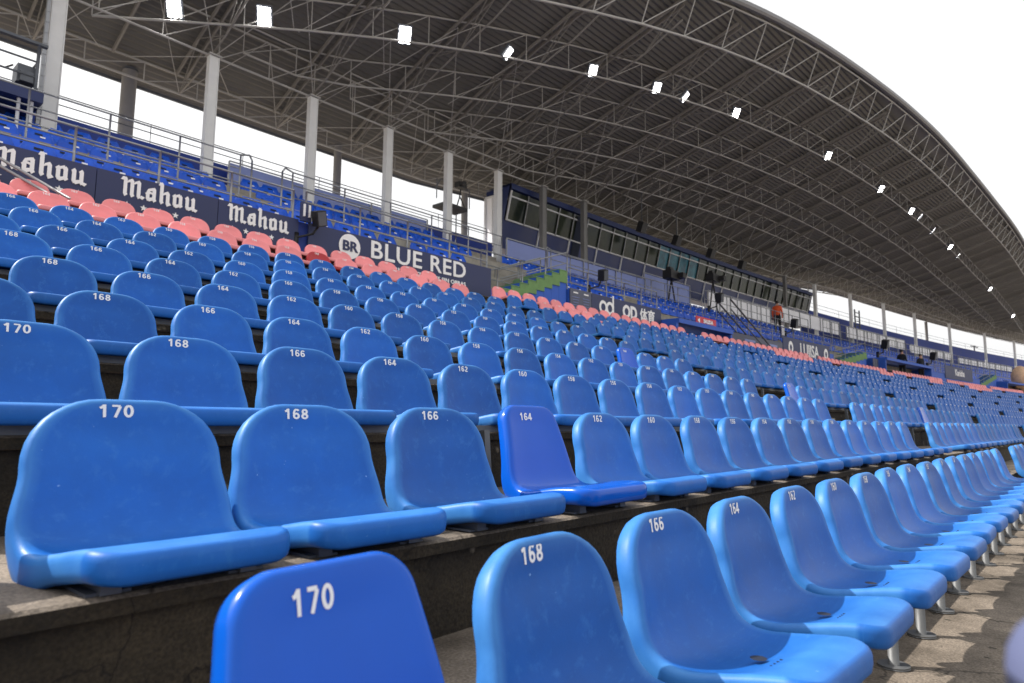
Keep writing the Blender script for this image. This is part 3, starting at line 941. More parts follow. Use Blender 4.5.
# heavy broken-script lettering drawn as strokes
def script_mesh():
    P = []
    def stem(x, y0, y1, w=0.225): P.append([(x, y0+.12), (x+w*.45, y0-.07), (x+w+.06, y0+.10), (x+w, y0+.2), (x+w, y1-.06), (x+w*.55, y1+.09), (x-.06, y1-.10), (x, y1-.2)])
    def arch(x, x2, y1): P.append([(x, y1-.30), (x+.10, y1-.06), (x2+.08, y1+.10), (x2+.12, y1-.10)])
    def foot(x, x2, y0): P.append([(x+.02, y0+.18), (x+.16, y0-.06), (x2+.12, y0+.12), (x2+.1, y0+.34)])
    x = 0
    for k in range(3): stem(x+.42*k, 0, 1.30 if k == 0 else 1.22)
    arch(.18, .44, 1.24); arch(.60, .86, 1.22); P.append([(-.2, 1.12), (-.05, 1.38), (.2, 1.34), (.1, 1.10)]); P.append([(1.05, .02), (1.12, .24), (1.36, .16), (1.22, -.06)])
    x = 1.42
    stem(x, .02, .62); stem(x+.40, 0, .98); arch(x+.02, x+.38, .94); foot(x+.05, x+.40, 0); P.append([(x+.02, .6), (x+.1, .78), (x+.45, .62), (x+.42, .5)])
    x = 2.30
    stem(x, .0, 1.55); stem(x+.42, 0, .92); arch(x+.18, x+.44, .94); P.append([(x+.4, .1), (x+.5, -.14), (x+.78, .04), (x+.66, .2)]); P.append([(x-.12, 1.36), (x, 1.62), (x+.22, 1.52), (x+.1, 1.32)])
    x = 3.18
    stem(x, .02, .90); stem(x+.40, .04, .92); arch(x+.04, x+.36, .96); foot(x+.04, x+.38, -.04)
    x = 4.04
    stem(x, .02, .96); stem(x+.42, 0, .96); foot(x+.05, x+.42, -.02); P.append([(x+.5, .0), (x+.58, .2), (x+.86, .12), (x+.74, -.08)])
    mb = MB(); W_ = 4.75
    for k, q in enumerate(P):
        d = 0.012+0.0006*k
        pts = [((px-W_/2), py-.55) for px, py in q]
        # counter-clockwise
        A = sum(pts[i][0]*pts[(i+1) % len(pts)][1]-pts[(i+1) % len(pts)][0]*pts[i][1] for i in range(len(pts)))
        if A < 0: pts = pts[::-1]
        mb.poly([(a, b, d) for a, b in pts])
        for i in range(len(pts)):
            a, b = pts[i], pts[(i+1) % len(pts)]
            mb.poly([(a[0], a[1], 0), (b[0], b[1], 0), (b[0], b[1], d), (a[0], a[1], d)])
    k = 1.02/W_
    for v in mb.v: v.x *= k; v.y *= k*0.93; v.z *= 0.5
    return mb.mesh('lettering', 'letter_white')
SCRIPT = script_mesh()
mb = MB()
st = [(0.052*(1 if k % 2 == 0 else .42)*math.sin(math.pi*k/5), 0.052*(1 if k % 2 == 0 else .42)*math.cos(math.pi*k/5)) for k in range(10)][::-1]
for i in range(10):
    mb.poly([(0, 0, .008), (*st[i], .008), (*st[(i+1) % 10], .008)])
STAR = mb.mesh('star', 'letter_white')
YB = 8.58
for lab, x0, x1, xc in (('navy banner with white script and stars, cut by the left edge of the photo', -1.2, 2.40, 1.75),
                        ('navy banner with white script and stars, middle of the three alike', 2.41, 4.12, 3.26),
                        ('navy banner with white script and stars, nearest the black loudspeaker', 4.13, 5.54, 4.82)):
    t = rooted('advertising_banner', lab, 'banner', xc, YB, 2.75, BAN)
    pbuild('panel', panel_mesh(x0, x1, YB, 2.75, 3.49), 'navy_panel', t)
    put('lettering', SCRIPT, t, xc, YB-.004, 3.30)
    for k in range(5): put('star', STAR, t, xc-.45+.225*k, YB-.004, 3.06)
t = rooted('advertising_banner', 'navy banner with white capital lettering and a white disc emblem', 'banner', 8.0, YB, 2.75, BAN)
pbuild('panel', panel_mesh(5.74, 10.40, YB, 2.75, 3.48), 'navy_panel', t)
put('lettering', text_mesh('BLUE RED', 0.48, 'letter_white', 0.006, 0.006, 1.16, 1.06), t, 8.33, YB-.008, 3.255)
put('small_lettering', text_mesh('REFORMAS INTEGRALES SIN OBRAS', 0.12, 'letter_white', 0.003, 0.006, 1.15, 1.05), t, 8.45, YB-.008, 2.975)
mb = MB(); mb.poly([(0.235*math.cos(2*math.pi*i/40), 0.235*math.sin(2*math.pi*i/40), .006) for i in range(40)]); 
o = put('emblem', mb.mesh('emblem', 'letter_white'), t, 6.60, YB-.004, 3.22)
put('emblem_lettering', text_mesh('BR', 0.26, 'navy_panel', 0.008, 0.004, 1.1), t, 6.60, YB-.018, 3.215)
t = rooted('notice_board', 'grey notice board in two halves with fine print beside the green steps', 'board', 13.9, YB, 2.75)
pbuild('panel', panel_mesh(13.36, 14.28, YB, 2.70, 3.50), 'board_grey', t)
for xx in (13.58, 14.04):
    for k in range(7):
        mb = MB(); mb.box((0, 0, .004), (0.30-.04*(k % 3), 0.012, .006)); put('print_line', mb.mesh('print_line', 'panel_lavender'), t, xx, YB-.004, 3.28-.07*k)
    mb = MB(); mb.box((0, 0, .004), (0.20, 0.035, .006)); put('print_line', mb.mesh('print_line', 'letter_white'), t, xx, YB-.004, 3.40)
t = rooted('advertising_banner', 'navy banner with a white double ring logo and two oriental characters', 'banner', 16.3, YB, 2.75, BAN)
pbuild('panel', panel_mesh(14.30, 17.9, YB, 2.75, 3.50), 'navy_panel', t)
put('lettering', text_mesh('OD', 0.50, 'letter_white', 0.022, 0.006, 0.95, 1.0), t, 16.15, YB-.008, 3.18)
put('lettering', text_mesh('体育', 0.42, 'letter_white', 0.008, 0.006, 1.0), t, 17.1, YB-.008, 3.17)
mb = MB()
for cx in (-.16, .16):
    for i in range(24):
        a, b = 2*math.pi*i/24, 2*math.pi*(i+1)/24
        mb.poly([(cx+.19*math.cos(a), .19*math.sin(a), .006+.001*(cx > 0)), (cx+.19*math.cos(b), .19*math.sin(b), .006+.001*(cx > 0)), (cx+.105*math.cos(b), .105*math.sin(b), .006+.001*(cx > 0)), (cx+.105*math.cos(a), .105*math.sin(a), .006+.001*(cx > 0))])
mb.box((.32, .10, .005), (.07, .55, .01))
put('ring_logo', mb.mesh('ring_logo', 'letter_white'), t, 14.98, YB-.004, 3.18)
t = rooted('advertising_banner', 'dark slate banner with two small pale words, left of the tall-lettered one', 'banner', 25, YB, 2.8, BAN)
pbuild('panel', panel_mesh(22.6, 27.2, YB, 2.75, 3.32), 'board_grey', t)
for xx in (24.2, 26.2):
    for k, wd in enumerate((.9, .6)):
        mb = MB(); mb.box((0, 0, .004), (wd, .09, .006)); put('print_line', mb.mesh('print_line', 'panel_lavender'), t, xx, YB-.004, 3.12-.15*k)
t = rooted('advertising_banner', 'navy banner with tall condensed white lettering between two round crests', 'banner', 29.8, YB, 2.8, BAN)
pbuild('panel', panel_mesh(27.25, 32.4, YB, 2.75, 3.62), 'navy_panel', t)
put('lettering', text_mesh('LUJISA', 0.74, 'letter_white', 0.012, 0.006, 1.0), t, 30.0, YB-.008, 3.18)
for xx in (28.0, 31.9):
    mb = MB(); mb.poly([(.24*math.cos(2*math.pi*i/24), .27*math.sin(2*math.pi*i/24), .006) for i in range(24)]); put('crest', mb.mesh('crest', 'letter_white'), t, xx, YB-.004, 3.2)
    mb = MB(); mb.poly([(.12*math.cos(2*math.pi*i/6), .14*math.sin(2*math.pi*i/6), .010) for i in range(6)]); put('crest_mark', mb.mesh('crest_mark', 'navy_panel'), t, xx, YB-.005, 3.2)
t = rooted('advertising_banner', 'small navy banner with white script at the far right by the green slope', 'banner', 54.5, YB, 3.2, BAN)
pbuild('panel', panel_mesh(51.4, 57.6, YB, 3.15, 4.0), 'navy_panel', t)
sm = SCRIPT.copy(); 
put('lettering', text_mesh('Kanisha', 0.62, 'letter_white', 0.014, 0.006, 1.1), t, 54.6, YB-.008, 3.60)
# red sign
t = rooted('direction_sign', 'red sign with white arrow and lettering at the portal canopy corner', 'sign', 20.0, 8.2, 3.1)
mb = MB(); mb.box((0, 0, 0), (1.35, 0.27, 0.03)); o = put('plate', mb.mesh('plate', 'sign_red'), t, 20.0, 8.17, 3.32)
put('lettering', text_mesh('SALIDA', 0.17, 'letter_white', 0.006, 0.004, 1.15), t, 20.1, 8.14, 3.32)
mb = MB(); mb.poly([(-.10, 0, .005), (.06, -.08, .005), (.06, .08, .005)]); put('arrow', mb.mesh('arrow', 'letter_white'), t, 19.48, 8.148, 3.32)

# ------------------------------------------------------------------ vomitories and stairs
def stair(x0, z0, x1, z1, n, lab, Yn=8.66, depth=1.0, plain=False):
    t = rooted('green_stair', lab, 'stairs', x0, Yn, z0-0.5)
    mb = MB()
    for k in range(n):
        a = x0+(x1-x0)*k/n; b = x0+(x1-x0)*(k+1)/n; z = z0+(z1-z0)*(k+1)/n
        ax = ax_at(a); c = W((a+b)/2, Yn+depth/2, (2.6+z)/2)
        mb.box(c, (b-a-.004, depth, z-2.6), ax)
    pbuild('steps', mb, 'wall_bright_blue', t)
    mb = MB()
    for k in range(n):
        a = x0+(x1-x0)*k/n; b = x0+(x1-x0)*(k+1)/n; z = z0+(z1-z0)*(k+1)/n
        ax = ax_at(a)
        mb.box(W((a+b)/2, Yn+depth/2-.01, z+.012), (b-a, depth+.02, .024), ax)
        mb.box(W((a+b)/2, Yn-.012, z-.16), (b-a, .024, .30), ax)
    pbuild('green_treads', mb, 'stair_green', t)
    for s_ in (Yn+.05, Yn+depth-.05):
        mb = MB(); a = W(x0-.1, s_, z0+.55); b = W(x1+.1, s_, z1+.55)
        mb.tube(a, b, .018, 8); mb.tube(a-Vector((0, 0, .28)), b-Vector((0, 0, .28)), .014, 8)
        for q in (0, .33, .66, 1):
            p = a.lerp(b, q); mb.tube(p, p-Vector((0, 0, .6)), .016, 8)
        pbuild('handrail', mb, 'rail_grey', t)
stair(10.85, 2.98, 13.3, 3.92, 8, 'green painted steps with sloping rails right of the white-lettered banner')
stair(33.4, 2.95, 37.6, 3.70, 8, 'wide green sloping stair right of the tall-lettered banner', depth=1.6)
stair(59.4, 2.95, 64.0, 3.95, 8, 'farthest green sloping stair near the right edge', depth=1.8)
def portal(x0, x1, zt, lab, Y0=7.9, matn='wall_bright_blue'):
    t = rooted('stairwell_portal', lab, 'portal', (x0+x1)/2, Y0, 2.4, 'blue stairwell portals')
    pbuild('canopy', panel_mesh(x0, x1, Y0+.1, zt-.14, zt, 1.6), matn, t)
    for x in (x0, x1):
        mb = MB(); mb.box(W(x, Y0+.9, (2.3+zt-.15)/2), (.12, 1.5, zt-.15-2.3), ax_at(x)); pbuild('side_wall', mb, matn, t)
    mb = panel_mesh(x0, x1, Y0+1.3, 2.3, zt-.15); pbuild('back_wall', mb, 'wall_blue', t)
portal(17.95, 21.6, 3.20, 'blue stairwell portal with a flat canopy under the red sign')
portal(38.6, 46.6, 3.55, 'dark blue stairwell portal where two dark-clothed people stand')
portal(64.4, 72, 3.5, 'farthest dark stairwell portal at the right edge')
t = rooted('notice_board', 'grey two-leaf board standing right of the red sign portal', 'board', 22.1, 8.4, 2.7)
pbuild('panel', panel_mesh(21.7, 22.55, 8.4, 2.62, 3.05), 'board_grey', t)
mb = MB(); mb.bar(W(22.12, 8.38, 2.62), W(22.12, 8.38, 3.05), .02); pbuild('divider', mb, 'rail_grey', t)
t = rooted('notice_board', 'grey board beside the second green stair', 'board', 38.2, 8.4, 2.7)
pbuild('panel', panel_mesh(37.75, 38.55, 8.4, 2.7, 3.45), 'board_grey', t)
mb = MB(); mb.bar(W(38.1, 8.38, 2.7), W(38.1, 8.38, 3.45), .03); pbuild('divider', mb, 'rail_grey', t)
# ------------------------------------------------------------------ upper tier seats
mb = MB()
def upper_shell():
    mb = MB()
    # backrest: rounded slab with slot, then pan
    prof = [(-0.36, -0.30), (-0.34, -0.27), (-0.20, -0.285), (-0.10, -0.27), (-0.06, -0.20), (-0.03, -0.08), (0.0, 0.06)]
    wd = [0.22, 0.235, 0.24, 0.24, 0.24, 0.235, 0.17]
    nu = 6
    rows = []
    for (y, z), wv in zip(prof, wd):
        r = []
        for i in range(nu+1):
            u = -1+2*i/nu
            r.append(len(mb.v)); mb.v.append(Vector((u*wv, y+0.02*(u*u)*-1 if z > -0.2 else y, z)))
        rows.append(r)
    for a, b in zip(rows[:-1], rows[1:]):
        for i in range(nu):
            mb.f.append((a[i], a[i+1], b[i+1], b[i])); mb.mi.append(0); mb.sm.append(True)
    # rim
    loop = rows[0]+[r[-1] for r in rows[1:]]+list(reversed(rows[-1][:-1]))+[r[0] for r in reversed(rows[1:-1])]
    cur = []
    for v in loop:
        p = mb.v[v]; o = Vector((p.x*0.03, 0, 0))
        cur.append(len(mb.v)); mb.v.append(p+o+(Vector((0, 0.04, 0)) if p.z > -0.22 else Vector((0, 0, -0.05))))
    for i in range(len(loop)):
        j = (i+1) % len(loop)
        mb.f.append((loop[i], cur[i], cur[j], loop[j])); mb.mi.append(0); mb.sm.append(True)
    mb.poly([(-.06, -.030, -.042), (.06, -.030, -.042), (.06, -.016, -.005), (-.06, -.016, -.005)], 1)
    mb.poly([(.02, -.045, -.085), (.10, -.045, -.085), (.10, -.036, -.055), (.02, -.036, -.055)], 2)
    return mb
UP = upper_shell()
UPM = UP.mesh('upper_seat', ['seat_upper', 'seat_dark', 'number_white'])
ups = []
def u_skip(x, k):
    if in_aisle(x) and k < 2: return True
    if 10.25 < x < 13.7 and k < 2: return True
    if 17.0 < x < 22.4 and k < 1: return True
    if 33.0 < x < 47.2 and k < 1: return True
    if k >= 2 and (5.6 < x < 6.7 or 13.2 < x < 15.4): return True
    if k == 4 and x > 15.0: return True
    return False
for k in range(5):
    for i in range(-2, 190):
        x = 0.35+i*0.52
        if u_skip(x, k): continue
        P = W(x, UY[k], UZ[k]); q = pix(P)
        if q is None or q[0] < -20 or q[0] > 1035: continue
        ups.append((q[2], k, i, x, P))
ups.sort(key=lambda a: a[0])
ug = MB(); cnt = [0]*5
order = {}
for k in range(5):
    for n_, e in enumerate(sorted([e for e in ups if e[1] == k], key=lambda a: a[3])): order[(k, e[2])] = n_+1
for n_, (d, k, i, x, P) in enumerate(ups):
    r = th(x)+rad(random.uniform(-1, 1))
    if n_ < 300:
        o = link('upper_seat', UPM, None, P, (0, 0, r))
        tag(o, 'small blue upper tier seat, %s from the left edge in the %s upper row' % (nth(order[(k, i)]), ORD[k]), 'seat', 'blue seats of the upper tier')
    else:
        b = len(ug.v); Mx = Matrix.Translation(P) @ Matrix.Rotation(r, 4, 'Z')
        ug.v += [Mx @ v for v in UP.v]; ug.f += [tuple(b+q for q in f) for f in UP.f]; ug.mi += UP.mi; ug.sm += UP.sm
if ug.f:
    o = ug.build('far_upper_seats', ['seat_upper', 'seat_dark', 'number_white'])
    tag(o, 'mass of far blue seats of the upper tier under the right of the roof', 'seats', None, 'stuff')

# ------------------------------------------------------------------ walls, panels, railings
o = wall_seg('back_wall', 'dark blue rear wall at the top of the stand on the left', -8, 16.4, 14.3, 5.42, 6.33, 0.15, 'wall_blue')
o = wall_seg('back_wall', 'dark blue rear wall at the top of the far right stand', 43.9, 104, 14.3, 5.42, 7.5, 0.15, 'wall_blue')
def glass_fence(x0, x1, Y, z0, z1, lab, matn, step=1.0):
    t = rooted('panel_fence', lab, 'panels', (x0+x1)/2, Y, z0, 'pale panel fences along the walkway')
    n = max(1, round((x1-x0)/step))
    for k in range(n):
        a = x0+(x1-x0)*k/n; b = x0+(x1-x0)*(k+1)/n
        pbuild('panel', panel_mesh(a+.012, b-.012, Y, z0, z1), matn, t)
    mb = MB()
    for k in range(n+1):
        a = x0+(x1-x0)*k/n
        mb.bar(W(a, Y-.03, z0-.1), W(a, Y-.03, z1+.02), .035)
    mb.bar(W(x0, Y-.03, z1+.03), W(x1, Y-.03, z1+.03), .03)
    pbuild('frame', mb, 'rail_grey', t)
glass_fence(6.75, 13.1, 13.95, 5.45, 6.30, 'lavender blue panel wall behind the seats left of the camera platform', 'panel_lavender', 2.1)
glass_fence(15.6, 24.0, 12.9, 5.0, 6.05, 'lavender panel wall below the first press box windows', 'panel_lavender', 2.1)
glass_fence(24.1, 27.9, 13.0, 5.4, 6.35, 'lavender panel wall below the teal press box panes', 'panel_lavender', 1.9)
glass_fence(29.6, 36.4, 13.0, 5.55, 6.40, 'pale grey panel fence left of the person in orange', 'panel_pale', 1.2)
glass_fence(37.3, 46.2, 13.0, 5.85, 6.65, 'white panel fence right of the person in orange', 'panel_pale', 1.5)
glass_fence(47.4, 58.4, 13.0, 5.85, 6.55, 'first far white panel fence beyond the press box', 'panel_pale', 1.8)
glass_fence(59.6, 69.0, 13.0, 5.75, 6.35, 'second far white panel fence beyond the press box', 'panel_pale', 1.8)
glass_fence(71.0, 86.0, 13.0, 5.65, 6.1, 'farthest short white panel fence', 'panel_pale', 2.4)
RG = 'grey metal railings of the stand'
def railing(x0, x1, Y, z0, z1, lab, step=1.1, rails=3, r=0.017, loops=(False, False), curve=True, bars=False):
    t = rooted('railing', lab, 'railing', (x0+x1)/2, Y, z0, RG)
    n = max(1, round((x1-x0)/step)); X = [x0+(x1-x0)*k/n for k in range(n+1)]
    for k in range(rails):
        z = z1-(z1-z0)*k/rails
        mb = MB(); mb.path([W(a, Y, z) for a in X], r if k == 0 else r*0.8, 6); pbuild('rail', mb, 'rail_grey', t)
    for a in X:
        mb = MB(); mb.tube(W(a, Y, z0), W(a, Y, z1), r*1.1, 6); pbuild('post', mb, 'rail_grey', t)
    for e, f in zip((x0, x1), loops):
        if f:
            mb = MB(); s_ = -1 if e == x0 else 1
            mb.path([W(e, Y, z1), W(e+.18*s_, Y, z1+.05), W(e+.24*s_, Y, z1-.05), W(e+.24*s_, Y, z0-.25)], r*1.2, 6); pbuild('end_loop', mb, 'rail_grey', t)
    if bars:
        mb = MB(); m_ = int((x1-x0)/.55)
        for k in range(m_):
            a = x0+(x1-x0)*k/m_; mb.tube(W(a, Y, z0), W(a, Y, z1), .009, 4, cap=False)
        pbuild('bars', mb, 'steel_dark', t)
railing(-1.2, 5.5, 8.72, 3.47, 4.04, 'metal railing on top of the navy script banners')
railing(5.75, 10.4, 8.72, 3.47, 4.08, 'metal railing on top of the white-lettered banner with disc')
railing(10.45, 13.2, 8.95, 3.02, 4.0, 'metal railing above the low bright blue wall')
railing(13.4, 17.9, 8.72, 3.47, 4.08, 'metal railing above the grey board and ring logo banner', .9)
railing(22.3, 33.0, 8.72, 3.35, 4.05, 'metal railing above the dark banners right of the red sign')
railing(47.5, 59.0, 8.72, 3.45, 4.2, 'metal railing above the far small navy banner')
railing(-1.5, 5.55, 10.86, 4.42, 5.28, 'upper walkway railing left of the second column', 1.15, 3, .016, (False, True))
railing(6.7, 13.2, 10.86, 4.42, 5.25, 'upper walkway railing below the lavender wall', 1.3, 3, .016, (True, False))
railing(15.4, 25.0, 10.86, 4.42, 5.3, 'upper walkway railing below the press box front', 1.0, 3, .016, (True, False))
railing(25.2, 36.0, 10.86, 4.42, 5.5, 'upper walkway railing left of the person in orange', 1.0)
railing(38.0, 48.0, 10.86, 4.5, 5.75, 'barred walkway fence right of the person in orange', 1.2, 3, .02, (False, False), True, True)
railing(48.5, 86.0, 10.86, 4.5, 5.6, 'far barred walkway fence below the white panels', 1.6, 3, .02, (False, False), True, True)
def wires(x0, x1, lab, Y=14.4, z0=6.33, hs=(6.62, 6.82)):
    t = rooted('wire_railing', lab, 'railing', (x0+x1)/2, Y, z0, RG)
    X = [x0+(x1-x0)*k/30 for k in range(31)]
    for z in hs:
        mb = MB(); mb.path([W(a, Y, z) for a in X], .013, 5); pbuild('wire', mb, 'steel_dark', t)
    for a in X[::3]:
        mb = MB(); mb.tube(W(a, Y, z0), W(a, Y, hs[-1]), .010, 5); pbuild('post', mb, 'steel_dark', t)
wires(-6, 16.2, 'thin double wire railing along the left rear wall top')
wires(44.5, 100, 'thin wire railing along the far right rear wall top', 14.4, 7.5, (7.8, 8.05))
t = rooted('stair_handrail', 'double sloping handrail crossing the leftmost script banner', 'handrail', 1.3, 8.3, 2.6)
for dz in (0, -.09):
    mb = MB(); mb.tube(W(0.7, 8.4, 3.46+dz), W(1.90, 7.75, 2.72+dz), .018, 8); pbuild('rail', mb, 'rail_grey', t)
for q in (0.1, .9):
    a = W(0.7, 8.4, 3.46).lerp(W(1.90, 7.75, 2.72), q); mb = MB(); mb.tube(a, a-Vector((0, 0, .7)), .016, 8); pbuild('post', mb, 'rail_grey', t)
t = rooted('stair_handrail', 'dark sloping handrail right of the red sign portal', 'handrail', 24, 8.4, 2.8)
for dy in (0, .5):
    mb = MB(); mb.tube(W(21.9, 8.2+dy, 4.35), W(25.6, 8.2+dy, 2.75), .03, 8); mb.tube(W(21.9, 8.2+dy, 4.0), W(25.2, 8.2+dy, 2.6), .022, 8); pbuild('rail', mb, 'steel_dark', t)

# ------------------------------------------------------------------ press box
pb = rooted('press_box', 'long navy press box with slanted window band under the roof', 'press box', 30, 14.0, 6.3)
X0, X1 = 16.6, 44.0
def pface(x, z):            # slanted front
    return W(x, 14.15-0.24*(z-6.3), z)
mb = MB(); NX = [X0+(X1-X0)*k/30 for k in range(31)]
for a, b in zip(NX[:-1], NX[1:]):
    mb.poly([pface(a, 6.2), pface(b, 6.2), pface(b, 7.16), pface(a, 7.16)])
    mb.poly([pface(a, 6.2), W(a, 14.8, 6.2), W(b, 14.8, 6.2), pface(b, 6.2)])
    mb.poly([W(a, 14.8, 6.2), W(b, 14.8, 6.2), W(b, 14.8, 8.35), W(a, 14.8, 8.35)])
for a in (X0, X1):
    mb.poly([pface(a, 6.2), W(a, 14.8, 6.2), W(a, 14.8, 8.35), pface(a, 8.35)])
pbuild('wall', mb, 'press_navy', pb)
mb = MB()
for a, b in zip(NX[:-1], NX[1:]):
    p, q = pface(a, 8.22), pface(b, 8.22)
    o_ = Vector((0, -.12, 0)); up = Vector((0, 0, .2))
    mb.poly([p+o_, q+o_, q+o_+up, p+o_+up]); mb.poly([p+o_, p+Vector((0, .3, 0)), q+Vector((0, .3, 0)), q+o_])
    mb.poly([p+o_+up, q+o_+up, W(b, 14.85, 8.42), W(a, 14.85, 8.42)])
pbuild('roof_edge', mb, 'press_navy', pb)
k = 0
x = X0+0.1
while x < X1-0.5:
    wx = 0.90
    a, b = x, x+wx
    f = MB()
    for (p, q) in (((a, 7.16), (a, 8.2)), ((b, 7.16), (b, 8.2))):
        f.bar(pface(*p)+Vector((0, -.03, 0)), pface(*q)+Vector((0, -.03, 0)), .05, .06)
    for z in (7.18, 8.0):
        f.bar(pface(a, z)+Vector((0, -.028, 0)), pface(b, z)+Vector((0, -.028, 0)), .045, .05)
    if k % 2 == 1: f.bar(pface(b, 6.2)+Vector((0, -.03, 0)), pface(b, 7.16)+Vector((0, -.03, 0)), .045, .05)
    fr = pbuild('window', f, 'frame_white', pb)
    g = MB(); g.poly([pface(a, 7.2), pface(b, 7.2), pface(b, 8.2), pface(a, 8.2)])
    gm = 'glass_teal' if 26.0 < x < 29.6 else 'glass_dark'
    go = g.build('pane', gm, fr)
    x += wx; k += 1
f = MB()
for Y in (14.08, 14.80): f.bar(W(16.56, Y, 6.3), W(16.56, Y, 8.1), .07)
f.bar(W(16.56, 14.08, 8.1), W(16.56, 14.80, 8.1), .07); f.bar(W(16.56, 14.45, 6.3), W(16.56, 14.45, 8.1), .04)
d = pbuild('door', f, 'frame_white', pb)
g = MB(); g.poly([W(16.575, 14.1, 6.3), W(16.575, 14.78, 6.3), W(16.575, 14.78, 8.08), W(16.575, 14.1, 8.08)])
go = g.build('door_leaf', 'panel_pale', d)
g = MB(); g.poly([pface(20.5, 6.25)+Vector((0, -.02, 0)), pface(21.0, 6.25)+Vector((0, -.02, 0)), pface(21.0, 8.15)+Vector((0, -.06, 0)), pface(20.5, 8.15)+Vector((0, -.06, 0))])
pbuild('doorway', g, 'seat_dark', pb)

# ------------------------------------------------------------------ loudspeakers, platforms, people
SG = 'black loudspeakers along the parapet'
for (x, Y, z, lab, s) in ((5.80, 8.35, 3.52, 'black loudspeaker on a bracket between the two left banner groups', 0.9),
                          (14.72, 8.5, 4.05, 'black loudspeaker on an arm above the grey notice board', 1.0),
                          (21.7, 8.5, 4.42, 'black loudspeaker above the sloping dark handrail', 1.05),
                          (28.3, 8.5, 4.25, 'black loudspeaker above the left round crest', 1.15),
                          (40.1, 8.5, 4.40, 'black loudspeaker above the dark portal', 1.5),
                          (48.8, 8.5, 4.40, 'black loudspeaker near the far small banner', 1.5)):
    t = rooted('loudspeaker', lab, 'loudspeaker', x, Y, z-.5, SG)
    ax = ax_at(x); mb = MB()
    rX = Matrix.Rotation(rad(14), 3, 'X') @ Matrix.Rotation(rad(-18), 3, 'Y')
    A = tuple(rX @ a for a in ax)
    mb.box(W(x, Y, z), (.21*s, .20*s, .30*s), A); pbuild('cabinet', mb, 'black_plastic', t)
    mb = MB(); mb.box(W(x, Y, z)-A[1]*.105*s, (.17*s, .012, .26*s), A); pbuild('grille', mb, 'steel_dark', t)
    mb = MB(); mb.path([W(x+.05, Y+.1, z-.12*s), W(x-.06*s, Y+.1, z-.30*s), W(x-.32*s, Y+.2, z-.40*s)], .022*s, 6); pbuild('bracket', mb, 'black_plastic', t)
    mb = MB(); mb.tube(W(x-.32*s, Y+.24, z-.5*s), W(x-.32*s, Y+.24, z-.3*s), .05*s, 8); pbuild('clamp', mb, 'black_plastic', t)
for (x, lab) in ((5.62, 'dark mounting plate with two pale strip lights beside the left loudspeaker'), (27.0, 'dark mounting plate with two pale strip lights left of the round crest')):
    t = rooted('strip_light', lab, 'light', x, 8.5, 3.5, 'paired strip lights')
    big = 1.0 if x < 10 else 1.4
    mb = MB(); mb.box(W(x, 8.5, 3.62+.3*(big-1)), (.20*big, .05, .34*big), ax_at(x)); pbuild('plate', mb, 'navy_panel', t)
    for dx in (-.05, .05):
        mb = MB(); mb.box(W(x+dx*big, 8.46, 3.64+.3*(big-1)), (.03*big, .03, .22*big), ax_at(x)); pbuild('tube', mb, 'letter_white', t)
# scaffold at the left
t = rooted('camera_scaffold', 'grey camera scaffold with navy deck at the left edge', 'scaffold', 2.0, 13.0, 5.0)
mb = MB(); mb.box((W(1.6, 13.2, 5.92)), (2.0, 1.2, .22)); pbuild('deck', mb, 'press_navy', t)
for (x, Y) in ((2.47, 12.65), (2.47, 13.75), (1.2, 12.65)):
    mb = MB(); mb.tube(W(x, Y, 6.0), W(x, Y, 6.92), .03, 8); pbuild('post', mb, 'steel_dark', t)
for (x, z) in ((2.45, 5.2), (2.25, 5.2)):
    mb = MB(); mb.tube(W(x, 12.7, 4.9), W(x, 12.7, 5.9), .03, 8); pbuild('leg', mb, 'frame_white', t)
for z in (6.28, 6.58):
    mb = MB(); mb.tube(W(0.5, 12.65, z), W(2.47, 12.65, z), .02, 8); mb.tube(W(2.47, 12.65, z), W(2.47, 13.75, z), .02, 8); pbuild('rail', mb, 'steel_dark', t)
mb = MB(); mb.box(W(1.6, 12.65, 6.93), (2.0, .10, .05)); pbuild('canopy', mb, 'steel_dark', t)
t = rooted('covered_camera', 'grey covered camera on the left scaffold deck', 'camera', 2.35, 12.9, 6.3)
mb = MB(); mb.box(W(2.33, 12.9, 6.32), (.28, .35, .34)); mb.box(W(2.33, 12.7, 6.25), (.2, .1, .2)); pbuild('body', mb, 'steel_dark', t)
mb = MB(); mb.tube(W(2.33, 12.9, 6.02), W(2.33, 12.9, 6.18), .05, 8); pbuild('stand', mb, 'steel_dark', t)
mb = MB(); mb.bar(W(2.12, 12.75, 6.42), W(2.0, 12.7, 6.3), .03); pbuild('viewfinder', mb, 'black_plastic', t)
t = rooted('camera_scaffold', 'small black camera platform with thin rails beside the fifth column', 'scaffold', 13.9, 13.7, 6.5)
mb = MB(); mb.box(W(13.85, 13.7, 6.84), (1.0, .6, .10)); pbuild('deck', mb, 'black_plastic', t)
for x in (13.0, 13.4, 14.4):
    mb = MB(); mb.tube(W(x, 13.4, 6.9), W(x, 13.4, 7.55), .016, 6); pbuild('post', mb, 'steel_dark', t)
mb = MB(); mb.path([W(13.0, 13.4, 7.3), W(13.15, 13.4, 7.55), W(13.4, 13.4, 7.55)], .016, 6); pbuild('rail', mb, 'steel_dark', t)
for x in (13.9, 14.3):
    mb = MB(); mb.tube(W(x, 13.9, 5.5), W(x, 13.9, 6.8), .02, 6); pbuild('leg', mb, 'steel_dark', t)
t = rooted('television_camera', 'black television camera hanging above the small platform', 'camera', 14.1, 13.7, 7.5)
mb = MB(); mb.box(W(14.1, 13.5, 7.62), (.34, .22, .18)); mb.box(W(14.0, 13.3, 7.62), (.12, .2, .1)); pbuild('body', mb, 'black_plastic', t)
